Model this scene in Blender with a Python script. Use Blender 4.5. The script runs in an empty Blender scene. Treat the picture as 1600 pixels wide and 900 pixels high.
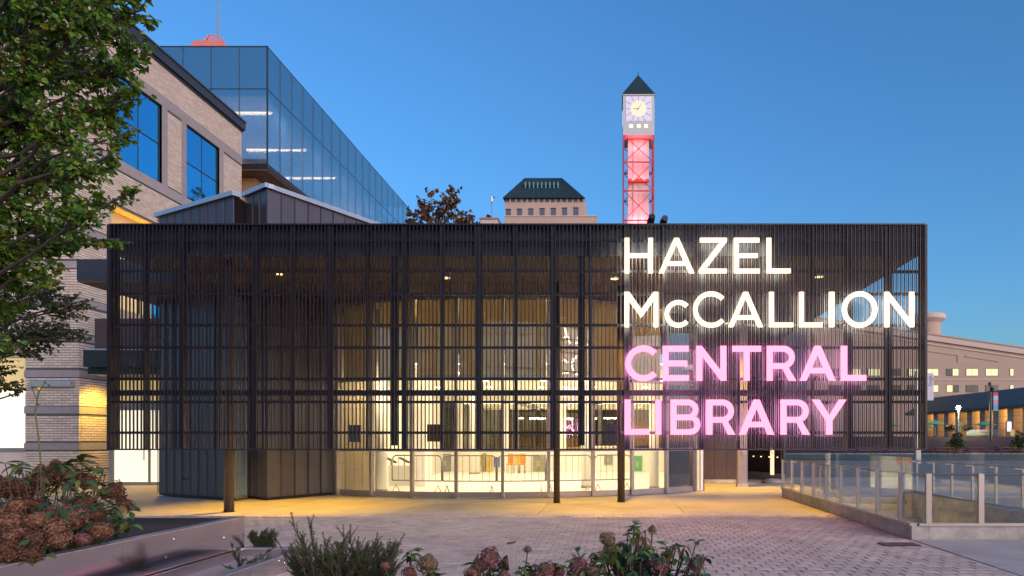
import bpy, bmesh, math, random
from mathutils import Vector, Matrix

sc = bpy.context.scene
col = sc.collection
R = random.Random(11)
PI = math.pi

# ------------------------------------------------------------------ camera
F, CX, CY, EH = 1100.0, 957.0, 689.0, 1.6      # focal length and principal point on a 1600 x 900 plate, eye height
cam_d = bpy.data.cameras.new('camera')
cam = bpy.data.objects.new('camera', cam_d)
col.objects.link(cam)
cam.location = (0, 0, EH)
cam.rotation_euler = (PI / 2, 0, 0)
cam_d.sensor_width = 36
cam_d.lens = 36 * F / 1600
cam_d.shift_x = -(CX - 800) / 1600
cam_d.shift_y = (CY - 450) / 1600
cam_d.clip_start = 0.1
cam_d.clip_end = 3000
sc.camera = cam

# ------------------------------------------------------------------ sky, sun, exposure (dusk)
SUN_EL, SUN_AZ = 3.0, 135.0
w = bpy.data.worlds.new('World')
sc.world = w
w.use_nodes = True
wn = w.node_tree
bg = wn.nodes['Background']
sky = wn.nodes.new('ShaderNodeTexSky')
sky.sky_type = 'NISHITA'
sky.sun_disc = False
sky.sun_elevation = math.radians(SUN_EL)
sky.sun_rotation = math.radians(SUN_AZ)
sky.ozone_density = 4.0
sky.dust_density = 1.0
wn.links.new(sky.outputs[0], bg.inputs[0])
bg.inputs[1].default_value = 0.117

sun_d = bpy.data.lights.new('dusk_sun', 'SUN')
sun_d.energy = 0.56
sun_d.angle = math.radians(50)
sun_d.color = (1.0, 0.78, 0.80)
sun = bpy.data.objects.new('dusk_sun', sun_d)
col.objects.link(sun)
_az = math.radians(SUN_AZ)
_sd = Vector((math.sin(_az), math.cos(_az), math.tan(math.radians(24))))     # towards the glow left by the sun
sun.rotation_euler = _sd.to_track_quat('Z', 'Y').to_euler()

sc.view_settings.view_transform = 'Standard'
sc.view_settings.look = 'None'
sc.view_settings.gamma = 1
sc.view_settings.exposure = 2.32
sc.render.engine = 'CYCLES'
sc.cycles.use_denoising = True
sc.cycles.max_bounces = 8
sc.cycles.transparent_max_bounces = 24
sc.cycles.sample_clamp_indirect = 4

# ------------------------------------------------------------------ helpers
def gx(px, Y): return (px - CX) * Y / F
def gz(py, Y): return EH + (CY - py) * Y / F
def at(px, py, Y): return Vector((gx(px, Y), Y, gz(py, Y)))
def gy(py): return EH * F / (py - CY)

def ln(nt, a, b): nt.links.new(a, b)

def mat(name, c, rough=0.6, metal=0.0, noise=0.0, nscale=4.0, bump=0.0, bscale=40.0, vary=0.0, emit=None,
        es=1.0, spec=0.5, stretch=None, transl=0.0, hue=None):
    m = bpy.data.materials.new(name)
    m.use_nodes = True
    nt = m.node_tree
    p = nt.nodes['Principled BSDF']
    p.inputs['Roughness'].default_value = rough
    p.inputs['Metallic'].default_value = metal
    p.inputs['Specular IOR Level'].default_value = spec
    p.inputs['Base Color'].default_value = (*c, 1)
    out = None
    tc = None
    if noise or bump:
        tc = nt.nodes.new('ShaderNodeTexCoord').outputs['Object']
        if stretch:
            mp = nt.nodes.new('ShaderNodeMapping')
            mp.inputs['Scale'].default_value = stretch
            ln(nt, tc, mp.inputs[0])
            tc = mp.outputs[0]
    val = None
    if noise:
        n = nt.nodes.new('ShaderNodeTexNoise')
        n.inputs['Scale'].default_value = nscale
        n.inputs['Detail'].default_value = 6
        n.inputs['Roughness'].default_value = 0.65
        ln(nt, tc, n.inputs['Vector'])
        mr = nt.nodes.new('ShaderNodeMapRange')
        mr.inputs['From Min'].default_value = 0.25
        mr.inputs['From Max'].default_value = 0.75
        mr.inputs['To Min'].default_value = 1 - noise
        mr.inputs['To Max'].default_value = 1 + noise
        ln(nt, n.outputs['Fac'], mr.inputs['Value'])
        val = mr.outputs[0]
    rnd = None
    if vary or hue:
        g = nt.nodes.new('ShaderNodeNewGeometry')
        oi = nt.nodes.new('ShaderNodeObjectInfo')
        ad = nt.nodes.new('ShaderNodeMath'); ad.operation = 'ADD'
        ln(nt, g.outputs['Random Per Island'], ad.inputs[0])
        ln(nt, oi.outputs['Random'], ad.inputs[1])
        fr = nt.nodes.new('ShaderNodeMath'); fr.operation = 'FRACT'
        ln(nt, ad.outputs[0], fr.inputs[0])
        rnd = fr.outputs[0]
        if vary:
            mr = nt.nodes.new('ShaderNodeMapRange')
            mr.inputs['To Min'].default_value = 1 - vary
            mr.inputs['To Max'].default_value = 1 + vary
            ln(nt, rnd, mr.inputs['Value'])
            if val is None:
                val = mr.outputs[0]
            else:
                mu = nt.nodes.new('ShaderNodeMath'); mu.operation = 'MULTIPLY'
                ln(nt, val, mu.inputs[0]); ln(nt, mr.outputs[0], mu.inputs[1])
                val = mu.outputs[0]
    base = None
    if hue:
        rp = nt.nodes.new('ShaderNodeValToRGB')
        el = rp.color_ramp.elements
        cols = [c] + list(hue)
        el[0].position = 0; el[0].color = (*cols[0], 1)
        el[1].position = 1; el[1].color = (*cols[-1], 1)
        for i, cc in enumerate(cols[1:-1]):
            e = el.new((i + 1) / (len(cols) - 1)); e.color = (*cc, 1)
        mu = nt.nodes.new('ShaderNodeMath'); mu.operation = 'MULTIPLY'; mu.inputs[1].default_value = 7.31
        ln(nt, rnd, mu.inputs[0])
        f2 = nt.nodes.new('ShaderNodeMath'); f2.operation = 'FRACT'
        ln(nt, mu.outputs[0], f2.inputs[0])
        ln(nt, f2.outputs[0], rp.inputs[0])
        base = rp.outputs[0]
    if val is not None:
        vm = nt.nodes.new('ShaderNodeVectorMath'); vm.operation = 'SCALE'
        if base is not None: ln(nt, base, vm.inputs[0])
        else: vm.inputs[0].default_value = c
        ln(nt, val, vm.inputs['Scale'])
        base = vm.outputs[0]
    if base is not None:
        ln(nt, base, p.inputs['Base Color'])
    if bump:
        n2 = nt.nodes.new('ShaderNodeTexNoise')
        n2.inputs['Scale'].default_value = bscale
        n2.inputs['Detail'].default_value = 4
        ln(nt, tc, n2.inputs['Vector'])
        b = nt.nodes.new('ShaderNodeBump')
        b.inputs['Strength'].default_value = bump
        b.inputs['Distance'].default_value = 0.02
        ln(nt, n2.outputs['Fac'], b.inputs['Height'])
        ln(nt, b.outputs[0], p.inputs['Normal'])
    if emit:
        p.inputs['Emission Color'].default_value = (*emit, 1)
        p.inputs['Emission Strength'].default_value = es
    if transl:
        t = nt.nodes.new('ShaderNodeBsdfTranslucent')
        t.inputs[0].default_value = (*c, 1)
        if base is not None: ln(nt, base, t.inputs[0])
        mx = nt.nodes.new('ShaderNodeMixShader')
        mx.inputs[0].default_value = transl
        o = nt.nodes['Material Output']
        ln(nt, p.outputs[0], mx.inputs[1]); ln(nt, t.outputs[0], mx.inputs[2]); ln(nt, mx.outputs[0], o.inputs[0])
    return m

def glass(name, tint=(1, 1, 1), refl=0.12, rough=0.01, gcol=(1, 1, 1), top=0.75, milk=None):
    m = bpy.data.materials.new(name)
    m.use_nodes = True
    nt = m.node_tree
    nt.nodes.remove(nt.nodes['Principled BSDF'])
    t = nt.nodes.new('ShaderNodeBsdfTransparent'); t.inputs[0].default_value = (*tint, 1)
    g = nt.nodes.new('ShaderNodeBsdfGlossy'); g.inputs['Roughness'].default_value = rough; g.inputs[0].default_value = (*gcol, 1)
    lw = nt.nodes.new('ShaderNodeLayerWeight'); lw.inputs['Blend'].default_value = 0.25
    mr = nt.nodes.new('ShaderNodeMapRange'); mr.inputs['To Min'].default_value = refl; mr.inputs['To Max'].default_value = top
    ln(nt, lw.outputs['Fresnel'], mr.inputs['Value'])
    mx = nt.nodes.new('ShaderNodeMixShader')
    ln(nt, mr.outputs[0], mx.inputs[0]); ln(nt, t.outputs[0], mx.inputs[1]); ln(nt, g.outputs[0], mx.inputs[2])
    o = mx.outputs[0]
    if milk:
        d = nt.nodes.new('ShaderNodeBsdfDiffuse'); d.inputs[0].default_value = (*milk[1], 1)
        m2 = nt.nodes.new('ShaderNodeMixShader'); m2.inputs[0].default_value = milk[0]
        ln(nt, o, m2.inputs[1]); ln(nt, d.outputs[0], m2.inputs[2]); o = m2.outputs[0]
    ln(nt, o, nt.nodes['Material Output'].inputs[0])
    return m

def tag(o, label=None, cat=None, group=None, kind=None):
    if label: o['label'] = label
    if cat: o['category'] = cat
    if group: o['group'] = group
    if kind: o['kind'] = kind
    return o

def thing(name, loc, label, cat, group=None):
    o = bpy.data.objects.new(name, None)
    o.empty_display_size = 0.2
    col.objects.link(o)
    o.location = loc
    return tag(o, label, cat, group)

def origin(p):
    v = Vector((0, 0, 0))
    while p is not None:
        v = v + p.location
        p = p.parent
    return v

class MB:
    def __init__(s): s.v = []; s.f = []
    def add(s, vs, fs):
        n = len(s.v)
        s.v += [tuple(v) for v in vs]
        s.f += [tuple(i + n for i in f) for f in fs]
        return s
    def box(s, x0, x1, y0, y1, z0, z1):
        return s.add([(x0, y0, z0), (x1, y0, z0), (x1, y1, z0), (x0, y1, z0), (x0, y0, z1), (x1, y0, z1), (x1, y1, z1), (x0, y1, z1)],
                     [(0, 3, 2, 1), (4, 5, 6, 7), (0, 1, 5, 4), (1, 2, 6, 5), (2, 3, 7, 6), (3, 0, 4, 7)])
    def obox(s, c, d, rz=0.0):
        ca, sa = math.cos(rz), math.sin(rz)
        vs = []
        for z in (-1, 1):
            for x, y in ((-1, -1), (1, -1), (1, 1), (-1, 1)):
                lx, ly = x * d[0] / 2, y * d[1] / 2
                vs.append((c[0] + lx * ca - ly * sa, c[1] + lx * sa + ly * ca, c[2] + z * d[2] / 2))
        return s.add(vs, [(0, 3, 2, 1), (4, 5, 6, 7), (0, 1, 5, 4), (1, 2, 6, 5), (2, 3, 7, 6), (3, 0, 4, 7)])
    def wallbox(s, a, b, t, z0, z1, off=0.0):
        """slab standing on the plan line a-b, thickness t to the left of a->b, shifted off to the right"""
        a = Vector(a[:2]); b = Vector(b[:2]); d = (b - a).normalized(); n = Vector((-d.y, d.x))
        a0 = a - n * off; b0 = b - n * off; a1 = a0 + n * t; b1 = b0 + n * t
        vs = [(p.x, p.y, z) for z in (z0, z1) for p in (a0, b0, b1, a1)]
        return s.add(vs, [(0, 3, 2, 1), (4, 5, 6, 7), (0, 1, 5, 4), (1, 2, 6, 5), (2, 3, 7, 6), (3, 0, 4, 7)])
    def prism(s, poly, z0, z1):
        n = len(poly)
        vs = [(p[0], p[1], z0) for p in poly] + [(p[0], p[1], z1) for p in poly]
        fs = [tuple(range(n))[::-1], tuple(range(n, 2 * n))] + [(i, (i + 1) % n, n + (i + 1) % n, n + i) for i in range(n)]
        return s.add(vs, fs)
    def tube(s, p, q, r, r2=None, n=8, caps=True):
        p = Vector(p); q = Vector(q); r2 = r if r2 is None else r2
        d = (q - p)
        if d.length < 1e-6: return s
        d.normalize()
        u = d.orthogonal().normalized(); v = d.cross(u)
        vs = []
        for c, rr in ((p, r), (q, r2)):
            for i in range(n):
                a = 2 * PI * i / n
                vs.append(c + u * (rr * math.cos(a)) + v * (rr * math.sin(a)))
        fs = [(i, (i + 1) % n, n + (i + 1) % n, n + i) for i in range(n)]
        if caps: fs += [tuple(range(n))[::-1], tuple(range(n, 2 * n))]
        return s.add(vs, fs)
    def path(s, pts, r, n=8):
        for a, b in zip(pts, pts[1:]): s.tube(a, b, r, n=n)
        return s
    def lathe(s, c, prof, n=20):
        c = Vector(c); vs = []; fs = []
        for r, z in prof:
            for i in range(n):
                a = 2 * PI * i / n
                vs.append((c.x + r * math.cos(a), c.y + r * math.sin(a), c.z + z))
        for k in range(len(prof) - 1):
            for i in range(n):
                fs.append((k * n + i, k * n + (i + 1) % n, (k + 1) * n + (i + 1) % n, (k + 1) * n + i))
        fs.append(tuple(range(n))[::-1]); m = (len(prof) - 1) * n; fs.append(tuple(range(m, m + n)))
        return s.add(vs, fs)
    def mesh(s, name, m, org=(0, 0, 0), smooth=False):
        me = bpy.data.meshes.new(name)
        ox, oy, oz = org
        me.from_pydata([(x - ox, y - oy, z - oz) for x, y, z in s.v], [], s.f)
        if m: me.materials.append(m)
        if smooth:
            me.polygons.foreach_set('use_smooth', [True] * len(me.polygons))
        me.update()
        return me
    def build(s, name, m, parent=None, smooth=False, bevel=0.0, kind=None, loc=None):
        if parent is not None:
            org = origin(parent)
        elif loc is not None:
            org = Vector(loc)
        else:
            zs = [v[2] for v in s.v]; xs = [v[0] for v in s.v]; ys = [v[1] for v in s.v]
            org = Vector(((min(xs) + max(xs)) / 2, (min(ys) + max(ys)) / 2, min(zs)))
        o = bpy.data.objects.new(name, s.mesh(name, m, org, smooth))
        col.objects.link(o)
        if parent is not None: o.parent = parent
        else: o.location = org
        if bevel:
            b = o.modifiers.new('bevel', 'BEVEL'); b.width = bevel; b.segments = 2; b.limit_method = 'ANGLE'
        if kind: o['kind'] = kind
        return o

def BX(name, m, parent, *a, **k):
    return MB().box(*a).build(name, m, parent, **k)

def inst(name, me, loc, parent=None, rot=(0, 0, 0), scale=(1, 1, 1)):
    o = bpy.data.objects.new(name, me)
    col.objects.link(o)
    if parent is not None:
        o.parent = parent
        o.location = Vector(loc) - origin(parent)
    else:
        o.location = loc
    o.rotation_euler = rot
    o.scale = scale
    return o

def copy_tree(o, parent=None):
    c = o.copy(); col.objects.link(c); c.parent = parent
    for ch in list(o.children): copy_tree(ch, c)
    return c

def lamp(name, kind, loc, energy, color, size=0.2, parent=None, aim=None, spot=None, blend=0.6):
    d = bpy.data.lights.new(name, kind)
    d.energy = energy; d.color = color
    if kind == 'AREA':
        if isinstance(size, tuple): d.shape = 'RECTANGLE'; d.size, d.size_y = size
        else: d.size = size
    else: d.shadow_soft_size = size
    if kind == 'SPOT': d.spot_size = spot; d.spot_blend = blend
    o = bpy.data.objects.new(name, d)
    col.objects.link(o)
    if parent is not None: o.parent = parent; o.location = Vector(loc) - origin(parent)
    else: o.location = loc
    if aim is not None:
        o.rotation_euler = (Vector(loc) - Vector(aim)).to_track_quat('Z', 'Y').to_euler()
    return o

# ------------------------------------------------------------------ materials
M = {}
M['ground'] = mat('plaza_ground', (0.16, 0.155, 0.16), 0.8, noise=0.25, nscale=0.6, bump=0.2)
M['paver'] = mat('grey_pavers', (0.46, 0.37, 0.30), 0.8, noise=0.24, nscale=1.1, bump=0.25, bscale=60, vary=0.13)
M['joint'] = mat('paver_joint', (0.19, 0.165, 0.15), 0.95, noise=0.3, nscale=8)
M['concrete'] = mat('pale_concrete', (0.36, 0.325, 0.29), 0.75, noise=0.26, nscale=0.9, bump=0.12, bscale=50)
M['kerb'] = mat('weathered_kerb', (0.34, 0.31, 0.28), 0.85, noise=0.4, nscale=3, bump=0.3, bscale=30)
M['interior_floor'] = mat('white_floor', (0.85, 0.83, 0.78), 0.35)
M['white'] = mat('white_wall', (0.82, 0.79, 0.72), 0.6, noise=0.03)
M['ceil'] = mat('white_ceiling', (0.85, 0.80, 0.70), 0.7)
M['fin'] = mat('dark_bronze_fin', (0.010, 0.008, 0.0155), 0.5, vary=0.3)
M['steel'] = mat('dark_painted_steel', (0.014, 0.012, 0.016), 0.5, metal=0.1, noise=0.2, nscale=3)
M['column'] = mat('brown_steel_column', (0.05, 0.04, 0.036), 0.4, noise=0.2, nscale=5)
M['soffit'] = mat('brown_soffit', (0.075, 0.055, 0.042), 0.75, noise=0.25, nscale=3, stretch=(0.3, 6, 1))
M['roof'] = mat('dark_roofing', (0.03, 0.035, 0.045), 0.5, noise=0.2)
M['zinc'] = mat('grey_zinc', (0.085, 0.08, 0.10), 0.42, metal=0.35, noise=0.16, nscale=2.5, vary=0.09, bump=0.05, bscale=3)
M['zinc_trim'] = mat('pale_zinc_coping', (0.48, 0.48, 0.50), 0.32, metal=0.6, noise=0.1, nscale=5)
M['alu'] = mat('satin_aluminium', (0.33, 0.30, 0.28), 0.4, metal=0.5, noise=0.08)
M['inox'] = mat('scuffed_stainless', (0.70, 0.65, 0.65), 0.13, metal=1.0, noise=0.10, nscale=3, bump=0.035, bscale=7, stretch=(1, 0.4, 1.6))
M['brick'] = mat('buff_brick', (0.56, 0.48, 0.40), 0.85, noise=0.12, nscale=30, vary=0.13, bump=0.2, bscale=80)
M['mortar'] = mat('grey_mortar', (0.10, 0.095, 0.09), 0.95, noise=0.15, nscale=10)
M['stone'] = mat('grey_stone_band', (0.27, 0.25, 0.25), 0.85, noise=0.14, nscale=4, vary=0.06, bump=0.15)
M['blue_glass'] = mat('blue_mirror_glass', (0.10, 0.56, 0.88), 0.03, metal=0.95, vary=0.08)
M['frame_dark'] = mat('black_window_frame', (0.018, 0.02, 0.024), 0.4)
M['clear'] = glass('clear_glass', (0.97, 0.98, 0.97), 0.05)
M['rail_glass'] = glass('green_edge_glass', (0.92, 0.96, 0.96), 0.04, top=.22)
M['dark_glass'] = glass('smoked_glass', (0.48, 0.46, 0.38), 0.10)
M['box_glass'] = glass('blue_curtain_glass', (0.66, 0.70, 0.80), 0.42, rough=0.03, gcol=(0.9, 1.0, 1.0), milk=(.06, (.20, .50, .80)))
M['blind'] = mat('tan_roller_blind', (0.46, 0.39, 0.25), 0.8, noise=0.05, nscale=2, transl=0.5)
M['lit_white'] = mat('lit_frosted_window', (0.8, 0.75, 0.6), 0.5, emit=(1.0, 0.87, 0.60), es=0.20)
M['lit_tan'] = mat('lit_blind_window', (0.5, 0.4, 0.2), 0.6, emit=(1.0, 0.70, 0.26), es=0.09)
M['lamp'] = mat('lit_lamp_lens', (0.8, 0.8, 0.7), 0.5, emit=(1.0, 0.80, 0.45), es=9.0)
M['lamp_room'] = mat('lit_room_downlight', (0.8, 0.8, 0.7), 0.5, emit=(1.0, 0.80, 0.48), es=9.0)
M['lamp_soft'] = mat('lit_linear_lamp', (0.8, 0.8, 0.7), 0.5, emit=(1.0, 0.74, 0.36), es=1.6)
M['lamp_dim'] = mat('lit_soffit_lamp', (0.8, 0.8, 0.7), 0.5, emit=(1.0, 0.66, 0.24), es=0.5)
M['letter_white'] = mat('glowing_white_letter', (0.1, 0.1, 0.1), 0.5, emit=(1.0, 0.62, 0.32), es=0.62)
M['halo_white'] = mat('white_halo_back', (0.8, 0.8, 0.8), 0.5, emit=(1.0, 0.92, 0.72), es=8.5)
M['halo_pink'] = mat('pink_halo_back', (0.8, 0.6, 0.8), 0.5, emit=(1.0, 0.36, 0.70), es=9.0)
M['letter_pink'] = mat('glowing_pink_letter', (0.05, 0.03, 0.04), 0.5, emit=(1.0, 0.135, 0.205), es=0.85)
M['gravel'] = mat('pale_gravel', (0.30, 0.25, 0.25), 0.9, noise=0.35, nscale=40, bump=0.5, bscale=60)
M['litter'] = mat('fallen_leaves', (0.16, 0.08, 0.03), 0.8, hue=[(0.22, 0.12, 0.03), (0.10, 0.05, 0.02)], vary=0.3)
M['soil'] = mat('bark_mulch', (0.045, 0.03, 0.022), 0.95, noise=0.4, nscale=20, bump=0.6, bscale=40)
M['bark'] = mat('grey_bark', (0.06, 0.047, 0.04), 0.9, noise=0.35, nscale=12, bump=0.5, bscale=30)
M['twig'] = mat('brown_twig', (0.075, 0.045, 0.03), 0.8, noise=0.2)
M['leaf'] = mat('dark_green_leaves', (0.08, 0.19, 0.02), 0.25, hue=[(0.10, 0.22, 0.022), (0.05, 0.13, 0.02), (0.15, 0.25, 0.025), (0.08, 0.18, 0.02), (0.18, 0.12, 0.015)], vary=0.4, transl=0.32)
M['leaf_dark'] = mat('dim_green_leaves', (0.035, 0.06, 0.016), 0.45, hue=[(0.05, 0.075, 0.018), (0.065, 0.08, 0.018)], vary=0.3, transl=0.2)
M['leaf_autumn'] = mat('russet_leaves', (0.10, 0.04, 0.022), 0.6, hue=[(0.13, 0.075, 0.025), (0.09, 0.03, 0.025), (0.15, 0.10, 0.03)], vary=0.3, transl=0.25)
M['leaf_hydrangea'] = mat('hydrangea_leaves', (0.05, 0.14, 0.025), 0.36, hue=[(0.04, 0.10, 0.03), (0.09, 0.20, 0.025), (0.14, 0.09, 0.02), (0.06, 0.15, 0.03)], vary=0.2, transl=0.2)
M['leaf_teal'] = mat('blue_green_leaves', (0.035, 0.085, 0.05), 0.4, hue=[(0.03, 0.10, 0.03), (0.05, 0.11, 0.07)], vary=0.2, transl=0.2)
M['needle'] = mat('yew_needles', (0.022, 0.045, 0.014), 0.5, hue=[(0.03, 0.06, 0.017), (0.045, 0.08, 0.02)], vary=0.35)
M['floret_brown'] = mat('dried_brown_florets', (0.085, 0.032, 0.014), 0.85, hue=[(0.12, 0.05, 0.022), (0.05, 0.018, 0.010), (0.17, 0.08, 0.04)], vary=0.3, transl=0.15)
M['floret_pale'] = mat('dried_tan_florets', (0.21, 0.10, 0.052), 0.85, hue=[(0.13, 0.055, 0.028), (0.30, 0.165, 0.09)], vary=0.3, transl=0.15)
M['floret_pink'] = mat('pink_florets', (0.20, 0.07, 0.075), 0.8, hue=[(0.14, 0.05, 0.045), (0.30, 0.13, 0.13), (0.12, 0.065, 0.03), (0.24, 0.10, 0.08)], vary=0.3, transl=0.15)
M['floret_olive'] = mat('olive_florets', (0.15, 0.12, 0.05), 0.7, hue=[(0.20, 0.10, 0.06), (0.12, 0.13, 0.05)], vary=0.3, transl=0.15)
M['yellow'] = mat('yellow_petals', (0.75, 0.50, 0.03), 0.6)
M['stem'] = mat('green_stem', (0.07, 0.11, 0.03), 0.6)
M['wood'] = mat('grey_weathered_wood', (0.30, 0.27, 0.25), 0.85, noise=0.3, nscale=6, stretch=(8, 8, 0.8))
M['red_wood'] = mat('red_stained_wood', (0.16, 0.035, 0.03), 0.7, noise=0.2)
M['hall'] = mat('beige_hall_wall', (0.40, 0.31, 0.24), 0.85, noise=0.07, nscale=0.2)
M['hall_trim'] = mat('beige_parapet_stone', (0.50, 0.42, 0.36), 0.8, noise=0.08)
M['pink_stone'] = mat('pinkish_office_stone', (0.42, 0.325, 0.27), 0.85, noise=0.08, nscale=0.15)
M['green_roof'] = mat('dark_green_metal_roof', (0.025, 0.05, 0.055), 0.45, metal=0.2, noise=0.15, nscale=0.5)
M['green_rib'] = mat('green_roof_rib', (0.035, 0.07, 0.075), 0.4, metal=0.2)
M['tower_white'] = mat('pale_blue_grey_panel', (0.50, 0.55, 0.56), 0.6, noise=0.05)
M['core'] = mat('white_tower_core', (0.62, 0.52, 0.54), 0.6)
M['red_steel'] = mat('red_lattice_steel', (0.42, 0.06, 0.05), 0.5)
M['clock_face'] = mat('backlit_mauve_glass', (0.5, 0.48, 0.6), 0.5, emit=(0.62, 0.64, 0.80), es=0.085)
M['clock_disc'] = mat('backlit_clock_disc', (0.6, 0.55, 0.35), 0.5, emit=(1.0, 0.90, 0.70), es=0.10, noise=0.1, nscale=1)
M['ink'] = mat('black_clock_mark', (0.02, 0.02, 0.025), 0.5)
M['lit_win'] = mat('lit_office_window', (0.5, 0.5, 0.3), 0.5, emit=(0.95, 0.90, 0.42), es=0.13)
M['dark_win'] = mat('unlit_office_window', (0.03, 0.035, 0.05), 0.15)
M['grey_win'] = mat('grey_office_window', (0.10, 0.115, 0.15), 0.2)
M['salmon'] = mat('salmon_metal', (0.62, 0.20, 0.16), 0.6)
M['umbrella'] = mat('green_umbrella_cloth', (0.06, 0.28, 0.17), 0.8)
M['turf'] = mat('dark_turf', (0.02, 0.06, 0.045), 0.9, noise=0.3, nscale=2)
M['terrace'] = mat('brown_terrace_paving', (0.05, 0.037, 0.042), 1.0, noise=0.2, nscale=0.8, spec=0.05)
M['kiosk'] = mat('lit_purple_screen', (0.5, 0.4, 0.7), 0.4, emit=(0.65, 0.42, 1.0), es=0.35)
M['black'] = mat('black_plastic', (0.012, 0.012, 0.014), 0.5)
M['cladding'] = mat('dark_brown_cladding', (0.055, 0.036, 0.032), 0.6, noise=0.2, nscale=2)
M['banner'] = mat('pale_grey_banner', (0.52, 0.52, 0.58), 0.7)
M['banner_ink'] = mat('grey_lettering', (0.16, 0.16, 0.19), 0.7)
for n, c in dict(orange=(0.70, 0.26, 0.04), yel=(0.62, 0.46, 0.10), blue=(0.08, 0.16, 0.55), pink=(0.60, 0.10, 0.26), teal=(0.05, 0.36, 0.45),
                 green=(0.10, 0.38, 0.14), red=(0.50, 0.05, 0.04), grey=(0.25, 0.25, 0.23), olive=(0.24, 0.25, 0.16), navy=(0.04, 0.06, 0.10),
                 brown=(0.09, 0.045, 0.028), tan=(0.46, 0.37, 0.24)).items():
    M['c_' + n] = mat('painted_' + n, c, 0.6, noise=0.06)

# ================================================================== SETTING: ground, paving, apron, stairwell pit
HX0, HX1, HY0, HY1 = 5.14, 8.42, 11.72, 20.1          # stairwell opening
def sheet_with_hole(x0, x1, y0, y1, z):
    b = MB()
    for a in ((x0, x1, y0, HY0), (x0, x1, HY1, y1), (x0, HX0, HY0, HY1), (HX1, x1, HY0, HY1)):
        b.add([(a[0], a[2], z), (a[1], a[2], z), (a[1], a[3], z), (a[0], a[3], z)], [(0, 1, 2, 3)])
    return b
tag(sheet_with_hole(-900, 900, -60, 1600, -0.06).build('ground', M['ground']), kind='structure')

PV_Y1 = 15.18
paving = BX('paving', M['joint'], None, -13.0, 4.83, 5.0, PV_Y1, -0.05, -0.009)
tag(paving, kind='structure')
pw, pd = 0.21, 0.2
unit = MB()
b_ = 0.008
unit.add([(-.5, -.5, -.04), (.5, -.5, -.04), (.5, .5, -.04), (-.5, .5, -.04), (-.5, -.5, -.006), (.5, -.5, -.006), (.5, .5, -.006), (-.5, .5, -.006),
          (-.46, -.46, 0), (.46, -.46, 0), (.46, .46, 0), (-.46, .46, 0)],
         [(0, 1, 5, 4), (1, 2, 6, 5), (2, 3, 7, 6), (3, 0, 4, 7), (4, 5, 9, 8), (5, 6, 10, 9), (6, 7, 11, 10), (7, 4, 8, 11), (8, 9, 10, 11)])
paver_me = unit.mesh('paver', M['paver'])
rest = MB()
cells = []
row = 0
y = PV_Y1 - pd / 2 - 0.01
while y > 6.0:
    x = -12.9 + (pw / 2 if row % 2 else 0)
    while x < 4.83 - pw / 2:
        px, py = CX + F * x / y, CY + F * EH / y
        cells.append((y, x, -10 < px < 1610 and py < 905))
        x += pw
    edge_w = 4.826 - (x - pw / 2)
    if edge_w > .03: rest.box(x - pw / 2 + .005, 4.826, y - pd / 2 + .005, y + pd / 2 - .005, -.03, R.uniform(-.003, .002))
    y -= pd; row += 1
vis = sorted([c for c in cells if c[2] and not (-9.5 < c[1] < -4.0 and c[0] < 9.4)], key=lambda c: c[0])[:300]
vs_ = set((c[0], c[1]) for c in vis)
for (yy, xx, _) in cells:
    dz = R.uniform(-0.003, 0.0025)
    jw, jd = pw - R.uniform(0.007, 0.013), pd - R.uniform(0.007, 0.013)
    if (yy, xx) in vs_:
        inst('paver', paver_me, (xx, yy, dz), paving, scale=(jw, jd, 1), rot=(R.uniform(-.012, .012), R.uniform(-.012, .012), 0))
    else:
        ta, tb = R.uniform(-.003, .003), R.uniform(-.003, .003)
        rest.add([(xx + v[0] * jw, yy + v[1] * jd, dz + v[2] + ta * v[0] + tb * v[1]) for v in unit.v], unit.f)
rest.build('pavers', M['paver'], paving, kind='stuff')

apron = MB()
for a in ((-21.0, 4.83, 15.2, 40.0), (4.83, 14.0, 20.25, 40.0)): apron.box(*a, -0.055, -0.02)
apron = tag(apron.build('concrete_apron', M['joint'], None), kind='structure')
def slabs(parent, x0, x1, y0, y1, sx, sy, m):
    nx, ny = max(1, round((x1 - x0) / sx)), max(1, round((y1 - y0) / sy))
    dx, dy = (x1 - x0) / nx, (y1 - y0) / ny
    for i in range(nx):
        for j in range(ny):
            a, c = x0 + i * dx, y0 + j * dy
            z = R.uniform(-0.002, 0.002)
            MB().box(a + .006, a + dx - .006, c + .006, c + dy - .006, -0.02, z).build('slab', m, parent)
slabs(apron, -21.0, 4.83, 15.2, 25.8, 3.2, 2.65, M['concrete'])
slabs(apron, 2.7, 14.0, 25.8, 31.0, 2.8, 2.6, M['concrete'])
slabs(apron, 4.83, 14.0, 20.25, 25.8, 3.0, 2.7, M['concrete'])
path = tag(BX('concrete_path', M['joint'], None, 4.86, 16.0, 4.0, 11.40, -0.05, -0.02), kind='structure')
slabs(path, 4.86, 16.0, 4.0, 11.40, 3.6, 2.45, M['concrete'])

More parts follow.
